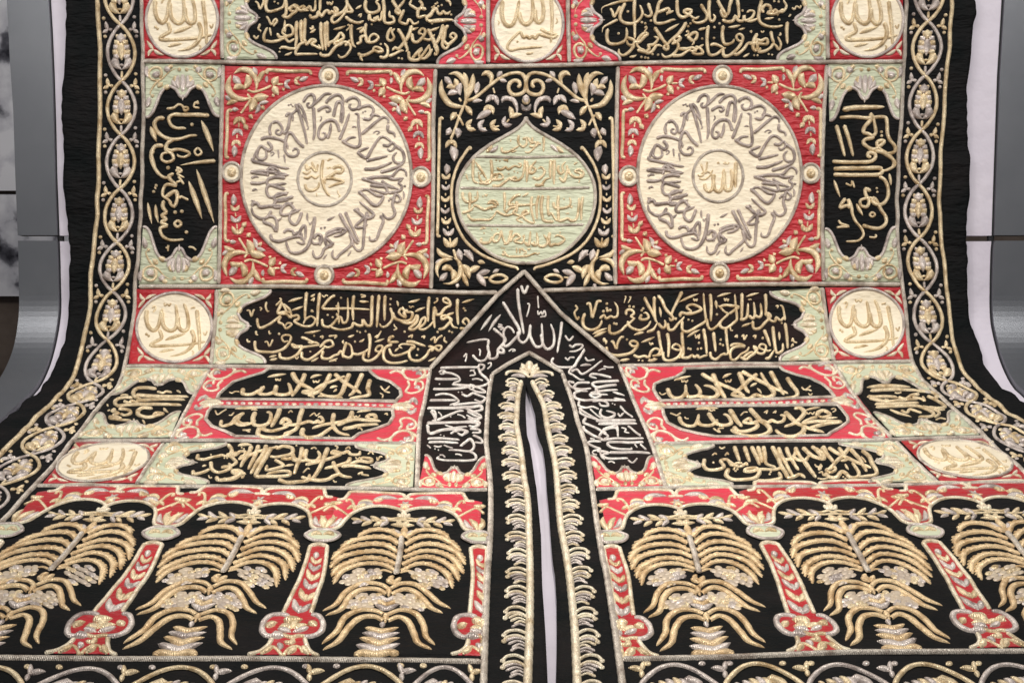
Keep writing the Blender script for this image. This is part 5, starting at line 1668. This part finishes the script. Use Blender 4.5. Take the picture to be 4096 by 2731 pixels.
# right, upper and lower cartouches
txt('d2u', 2300, 1100, """Gt26 885 950 960 930 1040 910
Gn18 955 950 965 970 980 955 995 972 1010 950
G44 830 1030 850 1080 890 1110 950 1105 990 1060 990 990
G44 990 1060 1020 1100 1100 1090 1120 1050 1090 1000 1070 985
G46 1100 1090 1180 1105 1250 1100 1280 1060 1230 1010 1150 990
G54 1235 890 1270 980 1310 1050 1350 1110
G46 1130 885 1200 930 1300 980 1400 1020 1500 1070
Gt26 1320 930 1360 905 1405 890
Gn18 1345 950 1355 970 1370 955 1385 970 1400 945
G44 1630 895 1560 950 1480 1020 1430 1060 1410 1080 1460 1090 1510 1085 1460 1060
G50 1470 880 1500 960 1530 1020 1560 1060
G46 1490 1100 1560 1110 1620 1080 1700 1100 1760 1090 1780 1060 1720 980 1660 880
G46 1490 870 1600 930 1700 980 1800 1030 1910 1070
G50 1750 870 1800 960 1840 1030 1870 1080
G46 1900 925 1950 1000 1990 1060 1970 1100 1860 1110
Gt24 1570 1005 1600 990 1630 975
Gt20 1630 1020 1650 1040 1670 1065
Gn20 2030 1015 2060 1040 2110 1000
Gn20 2060 1045 2090 1040 2120 1050
Gn16 755 1065 780 1085 815 1070
Gn14 2090 1075 2110 1090 2125 1075""", lift=.0055, vis=.5, wm=.9)
txt('d2l', 2400, 1600, """Gt24 855 88 950 82 1060 80
Gn16 970 105 985 100 1000 110 1015 98 1030 105
Gn22 630 125 670 145 690 150 720 125
G42 710 165 730 210 780 240 840 240 870 200 885 135
G42 870 190 900 230 980 240 1030 215 1050 180
G46 975 125 1010 180 1060 230 1130 240 1175 210 1150 150 1100 130
G54 1165 95 1200 150 1240 210 1270 250
G50 1345 85 1390 140 1440 190 1500 240 1520 290 1440 330 1330 335 1230 310 1170 270
G42 1200 255 1240 290 1320 290 1400 260 1400 220 1330 220 1290 200 1340 170 1360 210
G40 1350 220 1440 190 1500 210 1540 190 1590 210 1640 195 1650 160 1610 145
G46 1740 90 1790 80 1830 120 1800 170 1730 220 1650 255
G48 1660 120 1720 180 1790 230 1880 270 2010 300
G46 1830 230 1820 290 1760 330 1690 340 1620 320 1570 280
G42 1880 265 1950 240 2050 215 2150 205 2050 200 1930 200 1820 215 1880 180 1950 160
G42 1940 150 1960 120 2010 110 2060 145 2000 165 1950 155
Gn16 1260 150 1290 120 1325 120
Gn16 1470 125 1500 105 1490 135
Gn16 1550 130 1575 108 1570 130
Gt22 1840 105 1900 90 1975 75
Gn16 1850 125 1865 145 1885 130 1905 145 1920 125
Gn20 1015 265 1050 290 1075 300 1060 270 1110 265
Gn16 1830 310 1850 330 1880 325
Gn16 2070 100 2100 90 2110 110 2085 125
Gn14 760 165 770 180 795 180
Gt18 2020 180 2070 172 2130 165""", lift=.0055, vis=.5, wm=.9)
# lower left field
txt('c5', 900, 1600, """G40 30 400 60 440 50 490 80 530 100 560 60 590 30 570
Gt20 115 410 170 405 240 400
Gd20 150 430 170 440 640 410
G34 10 490 50 480 90 490 130 460 180 460 170 490 130 500
G46 235 415 210 480 170 540 140 600
G46 300 410 270 490 240 560 210 620
G46 370 410 340 480 290 560 230 660
G34 120 530 200 500 300 460 400 440 480 415
G44 410 430 370 500 320 590 280 660 290 690 370 690 480 690 570 680 580 650 520 640 440 650 370 670
G38 460 440 520 415 600 430 600 480 530 500 450 510 400 500
G36 450 540 510 580 520 600 450 620 370 630 380 590
G38 500 520 560 530 600 520 640 530 670 540
G48 690 430 680 500 650 580 620 665
G42 730 450 720 520 760 550 820 545 850 500 830 460
G40 610 490 620 540 680 550 740 540
G50 920 430 890 510 860 590 820 660 770 710 680 690
G38 720 590 830 560 930 530 1030 490 960 480 980 460 1050 480 1100 460 1130 490 1200 490 1210 460
G42 970 560 990 610 1030 670 1090 690 1140 690
G42 1120 520 1100 560 1020 590 890 620
G38 1040 600 1130 590 1220 600 1310 610
G36 1120 580 1200 550 1300 560 1310 530 1230 520 1220 550
G42 480 715 550 740 650 735 740 720 760 670
G42 760 710 840 720 920 710 980 680 1050 660
G42 -30 710 60 710 120 680 150 650 120 630 80 640 90 660 190 660
Gn16 770 440 800 425 820 440
Gn18 985 410 1010 420 1000 440
Gn18 1080 440 1110 420 1120 440
Gn16 1280 490 1310 470 1330 490
Gn18 1360 520 1370 545 1390 510 1410 515
Gn16 1170 520 1190 535 1210 515
Gn20 1190 670 1230 650 1230 670 1290 680
Gn16 700 660 740 625 760 630
Gn16 970 720 985 735 1000 730
Gt18 540 600 580 595 620 588
Gn16 150 690 155 705 175 680""", vis=.5, wm=.86)
txt('c5', 0, 1600, """G34 1775 490 1770 520 1830 530 1900 510 1950 500 1990 490 2030 500 2080 490 2120 460
Gd20 1890 490 2010 520 2035 520
G38 2045 400 2080 450 2090 520 2120 560 2080 590 2050 570
G38 1730 640 1740 665 1820 650 1880 620
G38 1890 560 1900 620 1950 650 2010 640 2080 610
G34 1980 610 2020 600 2070 605 2000 640
G38 1940 690 1960 715 2040 710 2110 690 2150 650 2110 630 2080 640 2110 660 2200 650
Gt20 2135 405 2180 400 2240 395
Gn16 1870 680 1880 700 1900 695
Gn16 2170 690 2185 700
Gt16 1810 600 1830 595 1850 588""", vis=.5, wm=.86)
# lower right field
txt('c6', 2400, 1600, """G38 935 540 930 590 970 625 1050 625 1110 600 1080 550 1140 540 1180 590 1230 570 1280 570
Gd26 1015 570 1200 625 1230 625 1215 640 1530 645 1520 665 1205 615
G34 1150 550 1210 590 1260 600 1310 570 1320 590
G46 1205 420 1230 490 1250 550
G46 1295 420 1320 490 1340 555
G46 1360 420 1400 500 1430 580
G46 1415 420 1440 490 1450 560
G42 1465 420 1480 490 1490 570 1580 600
G50 1545 420 1590 500 1620 580 1660 640 1690 690 1740 680 1790 660 1840 690
G44 1600 430 1640 520 1690 610 1730 680
G44 1670 430 1700 500 1740 570 1780 620
G40 1590 490 1640 530 1700 530 1740 490 1750 440
G40 1720 500 1780 540 1840 540 1870 490
G42 1750 430 1800 510 1830 540
G46 1820 430 1870 470 1930 510 2000 530 2000 480 1930 430
G48 1830 550 1870 600 1900 640 1935 690
G40 1150 620 1130 670 1190 710 1290 710 1390 690 1430 640 1390 610 1310 620 1300 640 1350 640 1450 620 1560 620 1620 600
G40 1400 715 1480 720 1560 710 1620 690 1600 640
G44 1900 420 1960 470 2000 530
G44 2000 420 2040 490 2090 550
Gn18 1070 425 1090 440 1120 425
Gn18 1005 500 1030 480 1045 490
Gn18 1120 500 1140 475 1150 490
Gn20 1930 590 1960 600 1980 580 1960 615 1985 610
Gn18 1960 650 1990 640 2000 670 2030 680
Gn16 1950 700 1990 710 2040 700""", vis=.5, wm=.86)
txt('c6', 3096, 1600, """G44 490 430 560 470 640 510 740 560 870 610
G44 670 430 610 500 540 570 500 610 470 620 500 645 550 620 540 590
G46 690 440 760 520 800 590 830 640
G46 790 450 850 500 880 570 920 640 900 670 830 680 750 690
G44 460 650 500 690 560 690 600 640 640 650 680 690 740 690 760 650 700 560
G44 430 430 490 500 530 560
G40 580 430 620 480 650 520
Gt22 595 550 630 545 660 540
Gt20 635 575 650 600 670 625
Gd22 620 690 640 705
Gn16 365 580 390 600 430 590 400 625
Gn18 780 510 800 530 820 560""", vis=.5, wm=.86)
# slanting small fields
txt('s5', 0, 1100, """G40 1405 1015 1320 1005 1230 1010 1195 1045 1205 1085 1260 1115 1200 1090
G34 1215 1075 1350 1085 1500 1088 1690 1088
G34 1215 1125 1350 1115 1500 1112 1660 1118
G34 1040 1175 1200 1160 1400 1160 1630 1165
G36 1190 1100 1110 1100 1050 1115 1030 1150 1090 1190
Gn24 1410 1045 1460 1060 1490 1045 1540 1055
Gt18 1580 1035 1600 1045 1620 1060
G30 1110 1130 1160 1145 1180 1125 1230 1140 1250 1120 1310 1130
G34 1030 1200 1010 1220 1060 1240 1020 1260 1080 1290 1000 1290 990 1270 1060 1300 1180 1305
G34 1060 1200 1150 1210 1170 1240 1120 1260 1080 1240
G40 1370 1195 1280 1190 1235 1220 1250 1260 1330 1280 1430 1260 1460 1250 1400 1240 1370 1270
Gt24 1465 1190 1485 1220 1510 1240
Gd20 980 1215 970 1220 1200 1300
Gt18 1275 1300 1290 1320 1300 1345
Gn16 1080 1085 1110 1075 1150 1080
Gt16 960 1160 965 1170 970 1180""", vis=.5, wm=.86)
txt('s6', 3096, 1100, """Gt34 830 1000 1000 995 1220 1000
G34 860 1035 1050 1030 1250 1035 1300 1040
G34 830 1090 900 1095 1000 1090 1110 1095
G34 850 1105 1000 1130 1150 1120 1290 1110
G34 900 1155 1050 1155 1200 1150 1300 1145
G36 910 1185 1050 1180 1200 1175 1300 1180 1400 1220 1430 1250 1390 1275 1290 1275
G38 1270 1040 1400 1050 1460 1085 1430 1110 1380 1090 1440 1120 1510 1160 1530 1185 1460 1195 1380 1180
G32 1110 1095 1180 1110 1230 1080 1290 1070 1250 1100 1310 1110 1350 1130 1330 1090
G34 1320 1180 1420 1200 1480 1240 1440 1280
Gt26 1035 1205 1120 1240 1230 1275
Gn30 1140 1215 1190 1235 1220 1205 1320 1240
Gn18 1450 1305 1490 1290 1540 1300
Gn16 990 1115 1020 1120 1040 1130
Gn16 1470 1210 1500 1215 1530 1210
Gn16 1080 1060 1110 1065 1140 1058""", vis=.5, wm=.86)
# neck: apex and both arms
txt('n0', 1700, 1050, """Pn38 860 205 890 275 925 205
P40 830 230 835 330 850 440 870 550 885 645
P40 695 350 750 440 800 520 840 590 845 640 800 690 750 740 710 750 710 690 705 620 740 580 780 600 800 640
P36 610 590 680 650 720 700 650 790 700 810 700 780 660 770 640 850 580 860 580 820 560 760 570 700 500 695 370 720
Pt32 600 465 555 530 495 612
Pt32 680 465 625 530 568 620
Pn24 655 555 690 565 655 580 705 590 670 610 690 600
P34 830 620 840 690 880 720 920 680 940 600 945 555
P38 945 560 940 650 980 740 1010 760 1050 740 1050 640 1045 545
P38 1040 640 1060 740 1100 780 1150 740 1155 640 1125 550
P36 1225 530 1215 630 1200 720 1185 810
Pn22 1010 300 1012 350 1018 410
Pn22 915 370 935 375 930 420 910 490
Pn22 1010 430 1015 470 1040 440 1050 470 1070 430 1080 480 1030 490
P30 425 830 480 880 540 870 570 800 560 700
Pn22 480 780 495 790 490 840
Pn22 345 850 370 820 370 860 360 890
Pn20 750 800 780 780 810 790 780 800
Pn28 1255 655 1290 700 1330 660
P28 1290 740 1320 760 1350 740 1410 740 1400 770 1350 795 1290 800
P32 1150 850 1135 890 1180 930 1260 940 1340 930 1360 880 1400 820 1430 770
Pn24 1255 850 1280 870 1300 850 1340 850
P32 1430 780 1380 860 1340 920 1290 980 1330 1010 1390 1050 1430 1050
P30 1310 980 1360 960 1410 1000 1500 950 1560 900 1590 880
Pn24 1435 850 1460 880 1520 870
Pt22 1390 925 1440 918 1490 920
Pn20 1600 935 1640 945 1690 945
Pn18 1550 975 1590 960 1620 960
P30 1670 1035 1580 1010 1500 1000 1480 1020 1540 1040
P32 1740 1065 1640 1070 1540 1075 1500 1090 1540 1120 1640 1100
P32 1720 1100 1620 1110 1540 1130 1550 1160 1640 1150 1730 1145
P30 1340 1080 1290 1070 1290 1100 1340 1130 1420 1140 1490 1130
P30 1480 1080 1380 1080 1340 1110 1360 1150 1460 1160
P30 1390 1160 1340 1180 1350 1220 1430 1240 1520 1235 1800 1235
P28 1480 1180 1540 1170 1570 1200 1520 1215 1480 1190 1600 1190 1640 1190
Pt22 1680 1165 1730 1180 1790 1195
Pt18 1690 1215 1740 1225 1790 1225
P28 1500 1250 1570 1240 1620 1250 1640 1290 1580 1290 1560 1260
P30 1380 1250 1380 1290 1440 1310 1500 1300 1560 1320
Pd20 1680 1270 1700 1280
Pn24 1750 1300 1800 1340 1860 1390
Pn20 1730 1360 1750 1380 1770 1350
P30 1400 1310 1390 1350 1450 1380 1520 1400 1560 1420
P28 1580 1320 1570 1360 1620 1400 1680 1390 1700 1350 1620 1330
P32 1530 1415 1640 1412 1760 1412 1890 1412
P32 1550 1445 1660 1440 1780 1440 1900 1440
P32 1440 1390 1420 1430 1480 1460 1560 1500 1620 1540
Pn24 1820 1470 1880 1520 1930 1550
P30 1560 1550 1600 1510 1680 1490 1720 1500 1730 1560
P30 1420 1470 1430 1500 1500 1540 1560 1568
P30 135 945 260 940 380 940 470 940 490 915 530 925 520 960 480 980
P32 480 950 500 1000 550 1040 570 1080 500 1110 400 1110 290 1100
P24 125 990 150 970 185 985 160 1005 130 1000
P28 150 985 240 1000 300 1030 310 1060 250 1080
P30 85 1048 180 1050 300 1045
P30 240 1090 350 1100 450 1100
P30 70 1135 200 1135 330 1125 420 1110 500 1130 540 1160 480 1160 420 1140
P26 400 1090 440 1110 420 1140 390 1120
P28 90 1195 160 1180 230 1190 280 1220 300 1250 220 1280
P30 40 1235 160 1235 280 1235
P30 330 1180 380 1200 430 1170 480 1190 540 1220 500 1250 440 1230
P28 250 1280 340 1270 430 1260 500 1260 530 1240
P30 20 1310 140 1310 280 1310 420 1300 490 1290 510 1320 440 1340 380 1310
P32 55 1335 80 1380 95 1430 60 1420
P30 110 1420 200 1380 290 1340 340 1330
P28 380 1340 430 1370 490 1400 450 1420 380 1400
P30 20 1445 140 1440 300 1435 440 1440 480 1460 420 1480
P28 30 1470 30 1510 60 1540 150 1510 240 1500 340 1490
P28 230 1540 300 1500 360 1520 330 1560
Pn20 400 980 430 975 450 1010 400 1020
Pn20 420 1050 470 1045 520 1060
Pd20 130 1095 300 1165 330 1165 440 970 170 1390
Pn18 120 1345 140 1365 150 1385
Pn18 290 1370 330 1380 360 1400
Pn16 180 1460 210 1470 250 1480
Pn20 560 910 590 900 590 930 560 960""", lift=.0035, wm=.72, vis=.5, swap={'P': 'W'})
txt('n0', 1700, 1600, """P30 20 75 150 75 300 70 440 60 500 50 510 90 430 110
P28 55 95 90 110 95 180 60 190
P30 110 185 200 150 290 110 350 100
P28 370 80 420 110 490 140 500 170 430 170 370 140
P30 15 205 140 205 300 205 430 195 490 210 440 240 390 230
P28 20 225 30 290 60 300 150 270 280 250 380 240
P34 270 290 320 270 380 290 330 320 290 300
P28 400 260 480 270 490 300 420 300
P28 20 350 120 345 220 350 310 355
P28 30 380 150 375 300 385
P32 320 420 360 380 410 350 440 420 400 460 300 455 210 455
P30 430 320 500 350 510 390 440 380
P28 400 460 450 490 450 530 380 545 280 545 180 545 110 530 130 510
Pn20 20 410 50 440
Pn18 80 420 120 430 150 420
Pn18 170 410 210 430 250 440
Pn18 130 500 160 500 180 520
Pn18 270 490 300 490 330 500
Pd20 90 450 120 460 140 320 170 330 200 150 230 160
P32 1530 185 1640 183 1760 183 1890 183
P32 1550 212 1660 212 1780 210 1900 210
P32 1440 165 1420 200 1480 230 1560 270 1640 320 1600 350
P30 1620 300 1600 270 1680 240 1720 240 1730 320
P32 1420 240 1430 270 1500 310 1570 340 1600 360 1700 345 1830 350 1960 345
Pn24 1820 240 1880 290 1930 325
Pn20 1760 255 1800 270 1790 290 1830 300
P30 1960 380 1840 385 1740 380 1640 385 1660 420 1730 440 1840 445 1850 430
P30 1580 375 1500 370 1460 390 1520 420 1570 440 1500 460
P32 1650 475 1770 475 1900 472 2020 480
P30 1540 460 1600 465 1640 480 1590 500 1640 530 1740 530 1820 525
P28 1570 470 1580 510 1610 540
Pn24 1930 400 1960 430 1980 450
Pn18 1880 400 1900 430
Pn22 1820 545 1860 570 1900 530
Pn18 1640 570 1670 560 1700 575
Pn18 1480 340 1500 345 1520 350
Pn18 1500 470 1510 490 1540 500
P28 1380 80 1420 110 1500 150 1560 180
P26 1570 100 1580 140 1640 160 1700 130 1650 100
Pn20 1480 90 1530 130 1580 165
Pn20 1730 120 1750 145 1780 115
Pn24 1750 60 1800 110 1860 155""", lift=.0035, wm=.72, vis=.5, swap={'P': 'W'})
# ---------------------------------------------------------------- the stitched pieces become objects
def finish():
    for nm in ('grid',):
        PANELS.setdefault(nm, PANELS['ground'])
    by = {}
    for it in ITEMS: by.setdefault(it[0], []).append(it)
    for nm, its in by.items():
        its.sort(key=lambda t: -t[6])
        single, rest = its[:CAP.get(nm, 290)], its[CAP.get(nm, 290):]
        for (n, m, pk, V, fc, uv, _) in single: newobj(n, V, fc, M[m], PANELS[pk or 'ground'], uv)
        grp = {}
        for it in rest: grp.setdefault((it[2], it[1]), []).append(it)
        for (pk, m), lst in grp.items():
            V, Fc, U = [], [], []; b = 0
            for it in lst:
                V.append(it[3]); U.append(it[5]); Fc += [tuple(i + b for i in f) for f in it[4]]; b += len(it[3])
            o = newobj({'letter': 'small_lettering', 'leaf': 'small_foliage', 'dot': 'small_dots'}.get(nm, nm), np.vstack(V), Fc, M[m], PANELS[pk or 'ground'], np.vstack(U)); o['kind'] = 'stuff'
CAP = {'letter': 290, 'leaf': 290, 'dot': 150}
finish()
